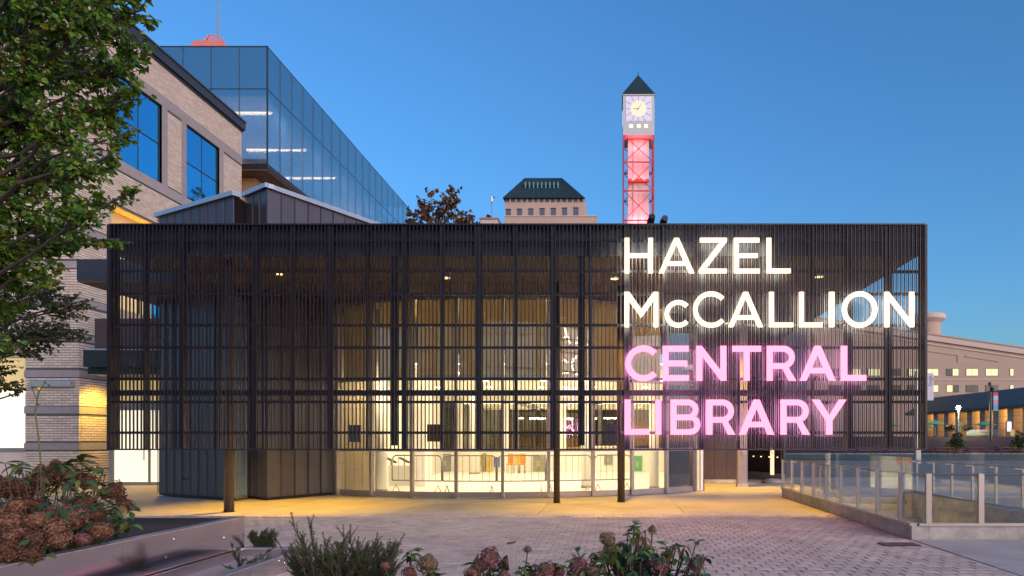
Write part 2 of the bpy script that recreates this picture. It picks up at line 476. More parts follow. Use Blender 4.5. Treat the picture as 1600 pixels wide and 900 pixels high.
pit = MB()
pit.box(HX0 - .2, HX1 + .2, HY0 - .2, HY1 + .2, -3.3, -3.2)
pit.box(HX0 - .2, HX0, HY0 - .2, HY1 + .2, -3.2, -0.005)
pit.box(HX1, HX1 + .2, HY0 - .2, HY1 + .2, -3.2, 0.16)
pit.box(HX0, HX1, HY0 - .2, HY0, -3.2, -0.005)
pit.box(HX0, HX1, HY1, HY1 + .2, -3.2, -0.003)
pit = tag(pit.build('stairwell', M['kerb'], None), kind='structure')
for k in range(12):
    y0 = HY1 - 0.02 - k * 0.32
    BX('step', M['concrete'], pit, HX0 + .02, HX1 - .02, y0 - 0.32, y0, -3.2, -0.17 * (k + 1))
wl = thing('stairwell_lamp', (6.4, HY1 - 0.02, -0.5), 'bright round lamp low on the wall inside the stairwell', 'lamp')
MB().tube((HX0 + 1.0, HY1 - .02, -0.32), (HX0 + 1.0, HY1 - .12, -0.32), 0.11, n=16).build('housing', M['alu'], wl)
MB().tube((HX0 + 1.0, HY1 - .12, -0.32), (HX0 + 1.0, HY1 - .13, -0.32), 0.09, n=16).build('lens', M['lamp'], wl)
lamp('stairwell_light', 'POINT', (HX0 + 1.2, HY1 - 1.6, -0.5), 7, (1, .76, .40), .15, wl)

lawn = tag(BX('lawn', M['turf'], None, 14, 90, 60, 82, -0.055, 0.05), kind='structure')
tag(BX('pale_walk', M['concrete'], None, 14, 95, 82.1, 91, -0.055, 0.02), kind='structure')
tr = MB().add([(20, 91.2, -.05), (110, 91.2, -.05), (110, 104, 2.25), (20, 104, 2.25), (20, 170, 2.3), (110, 170, 2.3)], [(0, 1, 2, 3), (3, 2, 5, 4)])
tag(tr.build('terrace', M['terrace'], None), kind='structure')

# ================================================================== CANOPY ROOF OVER THE ENTRANCE
SY = 15.2                                              # front plane of the screen
SX0, SX1 = gx(167, SY), gx(1449, SY)
SZ0, SZ1 = gz(702, SY), gz(350.5, SY)
SOF = 5.66
can = thing('canopy_roof', (-2, 22, SOF), 'flat dark canopy roof with brown soffit above the entrance, behind the slatted screen', 'canopy')
outline = [(SX0 + .02, 15.46), (6.72, 15.46), (6.72, 33.0), (-13.7, 33.0), (-13.7, 18.0), (SX0 + .02, 18.0)]
MB().prism(outline, SOF + 0.05, 6.25).build('roof_deck', M['roof'], can)
MB().prism([(x * .999, y * .9995 + .02) for x, y in outline], SOF, SOF + 0.049).build('soffit', M['soffit'], can)
for i in range(5):                                     # recessed joints of the soffit boards
    yy = 16.6 + i * 1.5
    BX('soffit_batten', M['steel'], can, SX0 + .1, 6.6, yy, yy + .05, SOF - .012, SOF - .001)
YEL = (1.0, 0.53, 0.0)
spots = [(-8.0, 16.9, 640), (0.05, 17.4, 480), (5.05, 17.2, 400), (-4.1, 17.3, 60), (3.9, 24.0, 640)]
for (x, y, e) in spots:
    d = MB().lathe((x, y, SOF - 0.05), [(0.10, 0), (0.13, 0.0), (0.13, 0.048), (0.10, 0.048)], 16).build('downlight', M['alu'], can)
    MB().lathe((x, y, SOF - 0.06), [(0.095, 0), (0.095, 0.008)], 16).build('lens', M['lamp_dim'], d)
    lamp('downlight_beam', 'SPOT', (x, y, SOF - 0.09), e, YEL, .08, can, aim=(x, y, 0), spot=math.radians(74), blend=.9)

# ================================================================== SLATTED SCREEN
scr = thing('slatted_screen', ((SX0 + SX1) / 2, SY, SZ0), 'long dark screen of fine vertical metal fins across the library entrance', 'screen')
nf = 213
fm = MB().box(-0.009, 0.009, -0.018, 0.018, -0.5, 0.5).mesh('fin', M['fin'])
hh = SZ1 - SZ0
for i in range(nf):
    if i > 0 and SX0 + (SX1 - SX0) * i / (nf - 1) > gx(1045, SY):      # the sign end is built with twice as many fins
        inst('fin', fm, (SX0 + 0.06 + (SX1 - SX0 - 0.12) * (i - .5) / (nf - 1), SY + 0.03, (SZ0 + SZ1) / 2), scale=(.42, .6, hh - 0.02), parent=scr)
    x = SX0 + 0.06 + (SX1 - SX0 - 0.12) * i / (nf - 1)
    inst('fin', fm, (x + R.uniform(-.002, .002), SY + 0.03, (SZ0 + SZ1) / 2), scale=(1, 1, hh - 0.02), parent=scr)
for x0, x1 in ((SX0, SX0 + .05), (SX1 - .05, SX1)):
    BX('end_plate', M['steel'], scr, x0, x1, SY - .006, SY + .34, SZ0, SZ1)
BX('top_plate', M['steel'], scr, SX0 + .051, SX1 - .051, SY - .005, SY + .33, SZ1 - .01, SZ1 + .02)
BX('bottom_plate', M['steel'], scr, SX0 + .051, SX1 - .051, SY - .004, SY + .2, SZ0 - .02, SZ0 + .012)
FY = SY + 0.063                                        # frame stands just behind the fins
for k in range(12):
    px = 170 + 115.7 * k
    x = gx(px, FY + .06); hw = 0.058
    if 0 < k < 11: BX('post', M['steel'], scr, x - hw, x + hw, FY + .003, FY + .14, SZ0 + .013, SZ1 - .011)
    if k < 11:
        x = gx(px + 57.8, FY + .05)
        BX('thin_post', M['steel'], scr, x - .03, x + .03, FY + .004, FY + .10, SZ0 + .013, SZ1 - .011)
for py in (375, 424, 459, 508, 543, 592, 628, 676):
    z = gz(py, FY)
    BX('rail', M['steel'], scr, SX0 + .052, SX1 - .052, FY + .006, FY + .075, z - .028, z + .028)
z = gz(614, FY + .2)
BX('beam', M['steel'], scr, SX0 + .052, SX1 - .052, FY + .15, FY + .26, z - .06, z + .06)
for px in (614, 908, 1390, 1328):
    x = gx(px, FY + .22)
    BX('hanger', M['steel'], scr, x - .075, x + .075, FY + .262, FY + .38, SZ0 + .08, SOF - .003)
for k in range(1, 11, 2):
    x = gx(170 + 115.7 * k, FY)
    BX('bracket', M['steel'], scr, x - .05, x + .05, FY + .141, 15.459, SOF + .1, SOF + .3)
for px, Y0 in ((1018, 15.75), (1038, 15.9)):
    p = at(px, 346, Y0)
    fl = thing('floodlight', (p.x, p.y, 6.25), ('taller' if px == 1018 else 'shorter') + ' of the two small floodlights on the roof edge in front of the clock tower', 'floodlight', 'floodlights on the roof edge')
    MB().tube((p.x, p.y, 6.252), (p.x, p.y, p.z + .01), .02).build('stand', M['steel'], fl)
    MB().tube((p.x - .02, p.y + .08, p.z + .0), (p.x + .01, p.y - .10, p.z + .09 if px == 1018 else p.z + .05), .085, .07, n=14).build('head', M['black'], fl, smooth=False)

# steel columns that carry the canopy
for px, py, r, lab in ((358, 800, .105, 'leftmost round dark steel column under the screen, beside the zinc wall'),
                       (870, 786, .082, 'middle slim dark steel column standing before the curved glass'),
                       (970.5, 784.5, .098, 'right dark steel column before the curved glass, below the first letters')):
    Y = gy(py); x = gx(px, Y)
    c = thing('steel_column', (x, Y, 0), lab, 'column', 'steel columns under the canopy')
    MB().tube((x, Y, 0.012), (x, Y, SOF - .002), r, n=24).build('shaft', M['column'], c, smooth=True)
    MB().tube((x, Y, 0.003), (x, Y, 0.013), r + .03, n=24).build('base_plate', M['column'], c)

# ================================================================== GLOWING LETTERS
def arc(cx, cy, rx, ry, a0, a1, n=20):
    return [(cx + rx * math.cos(math.radians(a0 + (a1 - a0) * i / n)), cy + ry * math.sin(math.radians(a0 + (a1 - a0) * i / n))) for i in range(n + 1)]
def glyph(ch, w, s):
    if ch == 'I': return [[(0, 0), (w, 0), (w, 1), (0, 1)]]
    if ch == 'L': return [[(0, 0), (w, 0), (w, s * .95), (s, s * .95), (s, 1), (0, 1)]]
    if ch == 'H': return [[(0, 0), (s, 0), (s, .5 - s * .47), (w - s, .5 - s * .47), (w - s, 0), (w, 0), (w, 1), (w - s, 1), (w - s, .5 + s * .47), (s, .5 + s * .47), (s, 1), (0, 1)]]
    if ch == 'T': return [[(w / 2 - s / 2, 0), (w / 2 + s / 2, 0), (w / 2 + s / 2, 1 - s * .95), (w, 1 - s * .95), (w, 1), (0, 1), (0, 1 - s * .95), (w / 2 - s / 2, 1 - s * .95)]]
    if ch == 'E':
        t = s * .93
        return [[(0, 0), (w, 0), (w, t), (s, t), (s, .5 - t / 2), (w * .93, .5 - t / 2), (w * .93, .5 + t / 2), (s, .5 + t / 2), (s, 1 - t), (w * .99, 1 - t), (w * .99, 1), (0, 1)]]
    if ch == 'Z':
        t = s * .93
        return [[(0, 0), (w, 0), (w, t), (s * 1.55, t), (w, 1 - s * .75), (w, 1), (.03, 1), (.03, 1 - t), (w - s * 1.55, 1 - t), (0, s * .75)]]
    if ch == 'N': return [[(0, 0), (s, 0), (s, 1 - s * 1.75), (w - s * .9, 0), (w, 0), (w, 1), (w - s, 1), (w - s, s * 1.75), (s * .9, 1), (0, 1)]]
    if ch == 'M': return [[(0, 0), (s, 0), (s, 1 - s * 1.95), (w / 2, .27), (w - s, 1 - s * 1.95), (w - s, 0), (w, 0), (w, 1), (w - s * 1.05, 1), (w / 2, .27 + s * 1.85), (s * 1.05, 1), (0, 1)]]
    if ch == 'Y': return [[(w / 2 - s / 2, 0), (w / 2 + s / 2, 0), (w / 2 + s / 2, .40), (w, 1), (w - s * 1.22, 1), (w / 2, .40 + s * .85), (s * 1.22, 1), (0, 1), (w / 2 - s / 2, .40)]]
    if ch == 'A':
        k = s * 1.12; t = s * 1.0; d = w / 2 - t / 2; b = .215; bt = b + s * .9
        return [[(0, 0), (k, 0), (k + b * d, b), (w - k - b * d, b), (w - k, 0), (w, 0), (w / 2 + t / 2, 1), (w / 2 - t / 2, 1)],
                [(k + bt * d, bt), (w / 2, (w / 2 - k) / d), (w - k - bt * d, bt)]]
    if ch == 'O': return [arc(w / 2, .5, w / 2, .515, 0, 360, 48)[:-1], arc(w / 2, .5, w / 2 - s, .515 - s, 0, 360, 48)[:-1]]
    if ch in 'Cc':
        o = arc(.52, .5, .52, .515, 42, 318, 40); i = arc(.52, .5, .52 - s, .515 - s, 318, 42, 40)
        lp = o + i
        mx = max(p[0] for p in lp)
        return [[(p[0] * w / mx, p[1]) for p in lp]]
    if ch == 'R':
        y0 = .345; r = (1 - y0) / 2; cx = w * .95 - r; t = s * .93
        return [[(0, 0), (s, 0), (s, y0), (w * .55, y0), (w - s * 1.22, 0), (w, 0), (w * .735, y0 + .03)] + arc(cx, y0 + r, r, r, -58, 90, 18) + [(0, 1)],
                [(s, y0 + t)] + arc(cx, y0 + r, r - t, r - t, -90, 90, 18) + [(s, 1 - t)]]
    if ch == 'B':
        t = s * .9; r1 = .29; r2 = .285; c1 = w * .93 - r1; c2 = w - r2
        return [[(0, 0)] + arc(c2, r2, r2, r2, -90, 45, 16) + arc(c1, 1 - r1, r1, r1, -45, 90, 16) + [(0, 1)],
                [(s, t)] + arc(c2, r2, r2 - t, r2 - t, -90, 90, 14) + [(s, 2 * r2 - t)],
                [(s, 1 - 2 * r1 + t)] + arc(c1, 1 - r1, r1 - t, r1 - t, -90, 90, 14) + [(s, 1 - t)]]
LY = SY - 0.22                                         # letters stand well proud of the fins
sign = thing('illuminated_sign', (gx(1200, LY), LY, gz(680, LY)), 'four rows of glowing white and pink capital letters mounted on the slatted screen', 'sign')
Z0, ZS = (940, 340), 520 / 1265.0
rows = [('HAZEL', 'white', 78, 211, [(88, 195), (217, 352), (370, 476), (503, 600), (627, 718)], .128),
        ('McCALLION', 'white', 283, 416, [(87, 215), (240, 330), (348, 466), (481, 613), (637, 727), (751, 839), (865, 884), (914, 1047), (1075, 1187)], .128),
        ('CENTRAL', 'pink', 488, 620, [(90, 210), (232, 332), (360, 474), (497, 606), (628, 739), (753, 889), (910, 1005)], .17),
        ('LIBRARY', 'pink', 692, 825, [(88, 182), (205, 227), (262, 375), (398, 508), (522, 656), (680, 792), (800, 930)], .17)]
for word, cn, t, b, ext, s in rows:
    pt, pb = Z0[1] + t * ZS, Z0[1] + b * ZS
    for ch, (e0, e1) in zip(word, ext):
        p0, p1 = Z0[0] + e0 * ZS, Z0[0] + e1 * ZS
        hp = (pb - pt) * (0.755 if ch == 'c' else 1.0)
        wrel = (p1 - p0) / hp
        ss = s if ch != 'c' else s / .78
        loops = glyph(ch, wrel, ss if ch != 'I' else wrel)
        zb = gz(pb, LY); hz = hp * LY / F; xb = gx(p0, LY)
        cu = bpy.data.curves.new('letter', 'CURVE'); cu.dimensions = '2D'; cu.fill_mode = 'BOTH'; cu.extrude = 0.025
        for lp in loops:
            sp = cu.splines.new('POLY'); sp.points.add(len(lp) - 1); sp.use_cyclic_u = True
            for q, (x, y) in zip(sp.points, lp): q.co = (x * hz, y * hz, 0, 1)
        tmp = bpy.data.objects.new('tmp', cu); col.objects.link(tmp)
        me = bpy.data.meshes.new_from_object(tmp.evaluated_get(bpy.context.evaluated_depsgraph_get()))
        bpy.data.objects.remove(tmp); bpy.data.curves.remove(cu)
        me.name = 'letter'; me.materials.clear(); me.materials.append(M['letter_' + cn])
        o = inst('letter', me, (xb, LY, zb), sign, rot=(PI / 2, 0, 0))
        o['label'] = 'glowing %s letter %s' % (cn, ch)
        me.materials.append(M['halo_' + cn])             # the back of each letter throws its light on the fins
        for pg in me.polygons:
            if pg.normal.z < -.5: pg.material_index = 1
        pin = MB()
        for fx, fy in ((.08, .12), (.08, .9)):
            X = xb + fx * hz if ch not in 'AYT' else xb + hz * wrel / 2
            pin.tube((X, LY + .026, zb + fy * hz), (X, SY + .02, zb + fy * hz), .012, n=6)
        pin.build('standoff', M['steel'], sign)

# ================================================================== ZINC CLAD VOLUMES
def zinc_volume(name, label, poly, faces, z0, z1, spacing, seed, low=None):
    rr = random.Random(seed)
    cx = sum(p[0] for p in poly) / len(poly); cy = sum(p[1] for p in poly) / len(poly)
    t = thing(name, (cx, cy, 0), label, 'building')
    def inset(pl): return [(cx + (p[0] - cx) * .985, cy + (p[1] - cy) * .985) for p in pl]
    cwl = MB()
    if low: cwl.prism(inset(low), z0, SOF + .1)
    cwl.prism(inset(poly), SOF + .101 if low else z0, z1 - .02)
    cwl.build('core_wall', M['steel'], t)
    for (a, b) in faces:
        a = Vector(a); b = Vector(b); L = (b - a).length; n = max(2, round(L / spacing)); d = (b - a) / n; nn = Vector((d.y, -d.x)).normalized()
        for i in range(n):
            p = a + d * i; q = p + d
            zs = [z0 + .06] + sorted(rr.uniform(z0 + .3, z1 - .5) for _ in range(2 + rr.randint(0, 1))) + [z1 - .12]
            for u, v in zip(zs, zs[1:]):
                if v - u < .25: continue
                e = d.normalized() * .012
                MB().wallbox(p + e, q - e, .03, u + .006, v - .006, off=rr.uniform(.0, .004)).build('panel', M['zinc'], t)
            MB().wallbox(p - d.normalized() * .008, p + d.normalized() * .008, .02, z0 + .06, z1 - .12, off=.032).build('seam', M['zinc'], t)
        MB().wallbox(a - d.normalized() * .09, b + d.normalized() * .09, .25, z1 - .12, z1, off=.09).build('coping', M['zinc_trim'], t)
        MB().wallbox(a, b, .06, z0, z0 + .055, off=-.01).build('plinth', M['steel'], t)
    return t
P1, P2, P3, P4 = (gx(248, 20.47), 20.47), (-10.07, 18.7), (-10.5, 24.5), (-13.6, 24.5)
zl = zinc_volume('zinc_pavilion', 'lower grey zinc-clad block with standing seams at the left end of the screen', [P1, P2, P3, P4], [(P1, P2)], 0.03, 8.22, .40, 1)
Q1, Q2, Q3, Q4 = (-10.17, 19.55), (-9.28, 18.9), (-6.4, 24.2), (-9.9, 24.4)
zr = zinc_volume('zinc_pavilion', 'taller angled grey zinc-clad block whose peak rises behind the screen beside the curved glass', [Q1, Q2, Q3, Q4], [(Q1, Q2)], 0.03, 8.5, .42, 2, low=[Q1, Q2, (-8.2, 20.95), (-8.95, 22.9), (-9.9, 22.9)])
# right flank: outdoors only as far as the curved glass at ground level, full length above
for part in (0,):
    rr = random.Random(5)
    a = Vector(Q2); b = Vector(Q3); L = (b - a).length; n = 14; d = (b - a) / n
    lim = 2.35 / L * n
    for i in range(n):
        p = a + d * i; q = p + d; e = d.normalized() * .012
        zlow = .09 if i < lim - .5 else SOF + .55
        MB().wallbox(p + e, q - e, .03, zlow, 8.38, off=.0).build('panel', M['zinc'], zr)
        MB().wallbox(p - e * .7, p + e * .7, .02, zlow, 8.38, off=.034).build('seam', M['zinc'], zr)
    MB().wallbox(a - d * .2, b, .25, 8.38, 8.5, off=.09).build('coping', M['zinc_trim'], zr)
# glazed slot between the two zinc blocks
sl = thing('narrow_glass_door', ((-10.1), 19.1, 0), 'narrow blue glass door squeezed between the two zinc blocks', 'door')
A2, B2 = Vector(P2) + Vector((.03, .06)), Vector(Q1) + Vector((.06, -.02))
MB().wallbox(A2, B2, .03, .12, 5.5, off=-.02).build('pane', mat('blue_door_glass', (0.22, 0.34, 0.46), .08, noise=.3, nscale=2), sl)  # pale blue is the pane's own tint
d2 = (B2 - A2).normalized()
MB().wallbox(A2, A2 + d2 * .07, .08, .03, 5.55).build('frame', M['alu'], sl)
MB().wallbox(B2 - d2 * .07, B2, .08, .03, 5.55).build('frame', M['alu'], sl)
MB().wallbox(A2 + d2 * .07, B2 - d2 * .07, .08, .03, .12).build('frame', M['alu'], sl)

# ================================================================== CURVED GLASS FRONT
def circ(a, b, c):
    ax, ay = a; bx, by = b; cx, cy = c
    d = 2 * (ax * (by - cy) + bx * (cy - ay) + cx * (ay - by))
    ux = ((ax * ax + ay * ay) * (by - cy) + (bx * bx + by * by) * (cy - ay) + (cx * cx + cy * cy) * (ay - by)) / d
    uy = ((ax * ax + ay * ay) * (cx - bx) + (bx * bx + by * by) * (ax - cx) + (cx * cx + cy * cy) * (bx - ax)) / d
    return (ux, uy), math.hypot(ax - ux, ay - uy)
CA, CMID, CB = (gx(529, 20.83), 20.83), (gx(750, 19.64), 19.64), (gx(1085, 22.28), 22.28)
CC, CR = circ(CA, CMID, CB)
def on_arc(px, dr=0.0):
    k = (px - CX) / F
    # x = k*y ; (k y - cx)^2 + (y - cy)^2 = R^2 : nearest root
    r = CR + dr
    a = k * k + 1; b = -2 * (k * CC[0] + CC[1]); c = CC[0] ** 2 + CC[1] ** 2 - r * r
    y = (-b - math.sqrt(max(0, b * b - 4 * a * c))) / (2 * a)
    return Vector((k * y, y))
mpx = [529, 582, 645, 713.5, 785.5, 857, 926, 986.5, 1040, 1084.6]
pts = [on_arc(p) for p in mpx]
gf = thing('curved_glass_front', (CMID[0], CMID[1], 0), 'curved floor-to-soffit glass front of the lit lobby behind the screen', 'glass front')
GT = SOF - .005
for i, (p, q) in enumerate(zip(pts, pts[1:])):
    d = (q - p).normalized(); e = d * .045
    pn = MB().wallbox(p + e, q - e, .015, .17, 1.30, off=-.03).build('pane', M['clear'], gf)
    if i == len(pts) - 2: pn['label'] = 'dark unlit end pane'
    MB().wallbox(p + e, q - e, .015, 1.385, 3.33, off=-.03).build('pane', M['clear'], gf)
    MB().wallbox(p + e, q - e, .015, 3.40, GT - .08, off=-.03).build('pane', M['clear'], gf)
    MB().wallbox(p + e, q - e, .09, .02, .17, off=.0).build('sill', M['alu'], gf)
    for zc, hz in ((1.342, .042), (3.365, .035), (GT - .04, .04)):
        MB().wallbox(p + e, q - e, .08, zc - hz, zc + hz, off=.0).build('transom', M['alu'], gf)
    if i < len(pts) - 2:
        bl = MB().wallbox(p + e * 1.2, q - e * 1.2, .006, 3.46, GT - .05, off=-.20).build('blind', M['blind'], gf)
        MB().wallbox(p + e * 1.2, q - e * 1.2, .03, 3.42, 3.46, off=-.19).build('hem_bar', M['alu'], bl)
for p in pts:
    dd = (p - Vector(CC)).normalized()
    t = Vector((-dd.y, dd.x))
    MB().wallbox(p - t * .04, p + t * .04, -.13, .018, GT, off=-.03).build('mullion', M['alu'], gf)

# ================================================================== LOBBY INTERIOR
IX0, IX1, IY1, CH = -8.75, 2.82, 36.7, 3.9
fl = [(p.x, p.y + .1) for p in pts]
lobby = tag(MB().prism(fl + [(IX1, 22.6), (IX1, IY1), (IX0, IY1), (IX0, 21.5)], 0.0, 0.016).build('lobby_floor', M['interior_floor'], None), kind='structure')
lw_ = MB().box(IX0 - .12, IX0, 23.2, IY1, 0.02, SOF - .01)
lw_.box(IX1, IX1 + .08, 22.5, IY1, 0.02, SOF - .01)
tag(lw_.build('lobby_side_walls', M['white'], None), kind='structure')
lb = MB().box(IX0, IX1, IY1, IY1 + .12, 0.02, 1.12)
lb.box(IX0, IX1, IY1, IY1 + .12, 3.58, SOF - .01)
for x in (-8.0, -5.6, -2.6, 0.4, 2.2): lb.box(x - .18, x + .18, IY1, IY1 + .12, 1.12, 3.58)
tag(lb.build('lobby_back_wall', M['white'], None), kind='structure')
tag(BX('lobby_ceiling', M['ceil'], None, IX0, IX1, 22.6, IY1 - .01, CH, CH + .15), kind='structure')
xs = [-8.0, -5.6, -2.6, 0.4, 2.2]
ig = thing('lobby_glass_partition', (-3, IY1 + .06, 1.12), 'dark glass partition along the back of the lobby above a white wall', 'glass partition')
for a, b in zip(xs, xs[1:]):
    n = max(2, round((b - a - .36) / 1.2)); s_ = (b - a - .36) / n
    for i in range(n):
        x0 = a + .18 + i * s_
        BX('pane', M['dark_glass'], ig, x0 + .02, x0 + s_ - .02, IY1 + .05, IY1 + .06, 1.16, 3.54)
        BX('mullion', M['frame_dark'], ig, x0 - .02, x0 + .02, IY1 + .03, IY1 + .09, 1.13, 3.57)
dk = MB().box(IX0 - 1, IX1 + 1, 47.9, 48, 0, 4.5)
dk.box(IX0 - 1, IX0 - .9, IY1 + .2, 47.9, 0, 4.5); dk.box(IX1 + .9, IX1 + 1, IY1 + .2, 47.9, 0, 4.5)
dk.box(IX0 - 1, IX1 + 1, IY1 + .2, 48, 4.5, 4.6)
tag(dk.build('rear_room_walls', M['c_olive'], None), kind='structure')
tag(BX('rear_room_floor', M['c_brown'], None, IX0 - .9, IX1 + .9, IY1 + .2, 47.9, -.01, .02), kind='structure')
k = 0
for yy in (38.2, 40.2, 42.5, 45):
    for x0 in (-8.2, -4.4, -.6):
        k += 1
        o = thing('linear_light', (x0 + 1.5, yy, 3.75), 'linear ceiling light behind the dark lobby glass, %s row, %s third' % (('first', 'second', 'third', 'fourth')[(k - 1) // 3], ('left', 'middle', 'right')[(k - 1) % 3]), 'ceiling light', 'linear lights in the room behind the lobby')
        BX('tube', M['lamp_soft'], o, x0, x0 + 3.0, yy, yy + .07, 3.62, 3.66)
        BX('housing', M['alu'], o, x0 - .02, x0 + 3.02, yy - .01, yy + .08, 3.66, 4.498)
def bare_tree(x, y, h, seed):
    rr = random.Random(seed); b = MB()
    def br(p, d, L, r, k):
        q = p + d * L
        b.tube(p, q, r, r * .7, n=5, caps=False)
        if k == 0: return
        for _ in range(3):
            nd = (d + Vector((rr.uniform(-.8, .8), rr.uniform(-.4, .4), rr.uniform(-.1, .6)))).normalized()
            br(q, nd, L * .72, r * .6, k - 1)
    br(Vector((x, y, 0.02)), Vector((0, 0, 1)), h * .3, .05, 4)
    return b
for i, (px, h) in enumerate(((800, 3.2), (845, 3.3), (880, 3.0))):  # solid branches stand in for outdoor trees mirrored in the dark glass
    p = gx(px, 38.0)
    tag(bare_tree(p, 38.0 + .3 * i, h, 30 + i).build('reflected_tree', M['c_tan'], None),
        ('left', 'middle', 'right')[i] + ' of three pale bare branch shapes standing in for reflections in the dark lobby glass', 'tree', 'branch reflections in the lobby glass')
# bookshelves in the room behind the dark glass
BC = [M['c_' + c] for c in ('red', 'blue', 'tan', 'teal', 'orange', 'grey', 'navy', 'brown')]
for i, x0 in enumerate((-7.6, -6.0, -2.2, -0.6, 1.1)):
    Yb = 41.0 + (i % 2) * .8
    t = thing('bookshelf', (x0 + .6, Yb, .02), 'dark tall bookshelf behind the lobby glass, %s from the left' % ('first', 'second', 'third', 'fourth', 'fifth')[i], 'bookshelf', 'bookshelves behind the lobby')
    for xx in (x0, x0 + 1.2): BX('side', M['c_brown'], t, xx - .03, xx + .03, Yb, Yb + .35, .02, 2.9)
    BX('back', M['c_brown'], t, x0 + .03, x0 + 1.17, Yb + .3, Yb + .34, .02, 2.9)
    for j in range(7):
        z = .15 + j * .40
        BX('shelf', M['c_brown'], t, x0 + .031, x0 + 1.169, Yb + .01, Yb + .299, z - .03, z)
        xx = x0 + .05
        while xx < x0 + 1.0 and j < 6:
            wv = R.uniform(.12, .3)
            if R.random() < .85: BX('book_row', R.choice(BC), t, xx, xx + wv, Yb + .05, Yb + .28, z + .001, z + R.uniform(.22, .33))
            xx += wv + .005
# downlights of the lobby ceiling
n = 0
for yy in (23.6, 26.6, 29.8, 33.2):
    for x in (-7.4, -5.2, -3.0, -.8, 1.4):
        xx = x + (.4 if n // 5 % 2 else 0)
        n += 1
        o = thing('ceiling_downlight', (xx, yy, CH - .03), 'small round downlight in the lobby ceiling, %s row from the glass, %s from the left' % (('first', 'second', 'third', 'fourth')[(n - 1) // 5], ('first', 'second', 'third', 'fourth', 'fifth')[(n - 1) % 5]), 'downlight', 'round downlights of the lobby ceiling')
        MB().lathe((xx, yy, CH - .03), [(.12, 0), (.15, 0), (.15, .029), (.12, .029)], 14).build('trim', M['ceil'], o)
        MB().lathe((xx, yy, CH - .035), [(.115, 0), (.115, .004)], 14).build('lens', M['lamp_room'], o)
lamp('lobby_light', 'AREA', (-3.0, 27.2, CH - .06), 95, (1.0, .80, .52), (10, 7), aim=(-3.0, 27.2, 0))
lamp('lobby_light', 'AREA', (-3.0, 33.6, CH - .06), 60, (1.0, .80, .52), (10, 4), aim=(-3.0, 33.6, 0))
for px in (575, 650, 760, 860, 955):                       # added fill lights at the glass head, brightening the bays from the front
    q = on_arc(px, -.45)
    lamp('lobby_fill', 'AREA', (q.x, q.y, 3.30), 11, (1.0, .80, .50), (1.2, .12), aim=(q.x, q.y + 3.2, 0.6))
cv = thing('blind_fill_strip', (-3, 22.75, CH + .15), 'long added fill strip above the lobby ceiling edge, brightening the blinds', 'light strip')  # added fill, lights the blinds from behind without a known fixture
BX('strip', M['lamp_soft'], cv, -8.0, 2.2, 22.7, 22.8, CH + .155, CH + .2)
lamp('blind_fill', 'AREA', (-3, 23.4, CH + .45), 95, (1.0, .74, .36), (10, .8), cv, aim=(-3, 20.6, CH + .95))
bs = thing('bulkhead_light', (-3, IY1 - .1, 3.7), 'bright horizontal light strip along the top of the lobby back wall', 'light strip')
BX('strip', M['lamp_soft'], bs, IX0 + .1, IX1 - .1, IY1 - .05, IY1 - .005, 3.62, 3.70)
BX('trim', M['white'], bs, IX0 + .1, IX1 - .1, IY1 - .05, IY1 - .005, 3.70, 3.73)
# lobby columns, pier, panelled wall
for i, (px, py, r, lab) in enumerate(((597, 769, .16, 'round cream lobby column just inside the second glass bay'), (916, 763, .17, 'round cream lobby column behind the slim middle steel column'),
                                      (1022, 764, .16, 'round cream lobby column near the right end of the glass'), (742, 741, .24, 'far round cream column before the dark lobby glass'))):
    Y = gy(py); x = gx(px, Y)
    o = thing('lobby_column', (x, Y, 0.016), lab, 'column', 'round columns in the lobby')
    MB().tube((x, Y, .02), (x, Y, CH - .005 if Y > 22.7 else SOF - .01), r, n=24).build('shaft', M['white'], o, smooth=True)
    MB().tube((x, Y, .017), (x, Y, .09), r + .012, n=24).build('base_ring', M['alu'], o)
Y = gy(761); x = gx(656, Y)
tag(BX('lobby_pier', M['white'], None, x - .18, x + .18, Y, Y + .9, .017, CH - .004), 'square cream pier inside the third glass bay of the lobby', 'pier')
pw_ = thing('panelled_wall', (-8.0, 21.9, 0.017), 'tan panelled wall stub just inside the left end of the curved glass', 'wall')
x0 = -8.62
for i in range(5):
    zz = [.03] + [(.9, 1.5, .7, 1.2, 1.0)[i], 2.6] + [SOF - .05]
    for u, v in zip(zz, zz[1:]):
        BX('panel', M['c_tan'], pw_, x0 + i * .27 + .008, x0 + i * .27 + .262, 22.0, 22.05, u + .006, v - .006)
BX('backing', M['c_brown'], pw_, x0, x0 + 1.35, 22.051, 22.2, .02, SOF - .03)
ep = on_arc(1042, -.4); eq = on_arc(1084, -.4)
tag(MB().wallbox(ep, eq, .05, .02, SOF - .02).build('dark_pane_backing', M['frame_dark'], None), 'dark sheet added behind the end pane of the curved glass to make it look unlit', 'partition')  # dark sheet put in so the end pane looks unlit
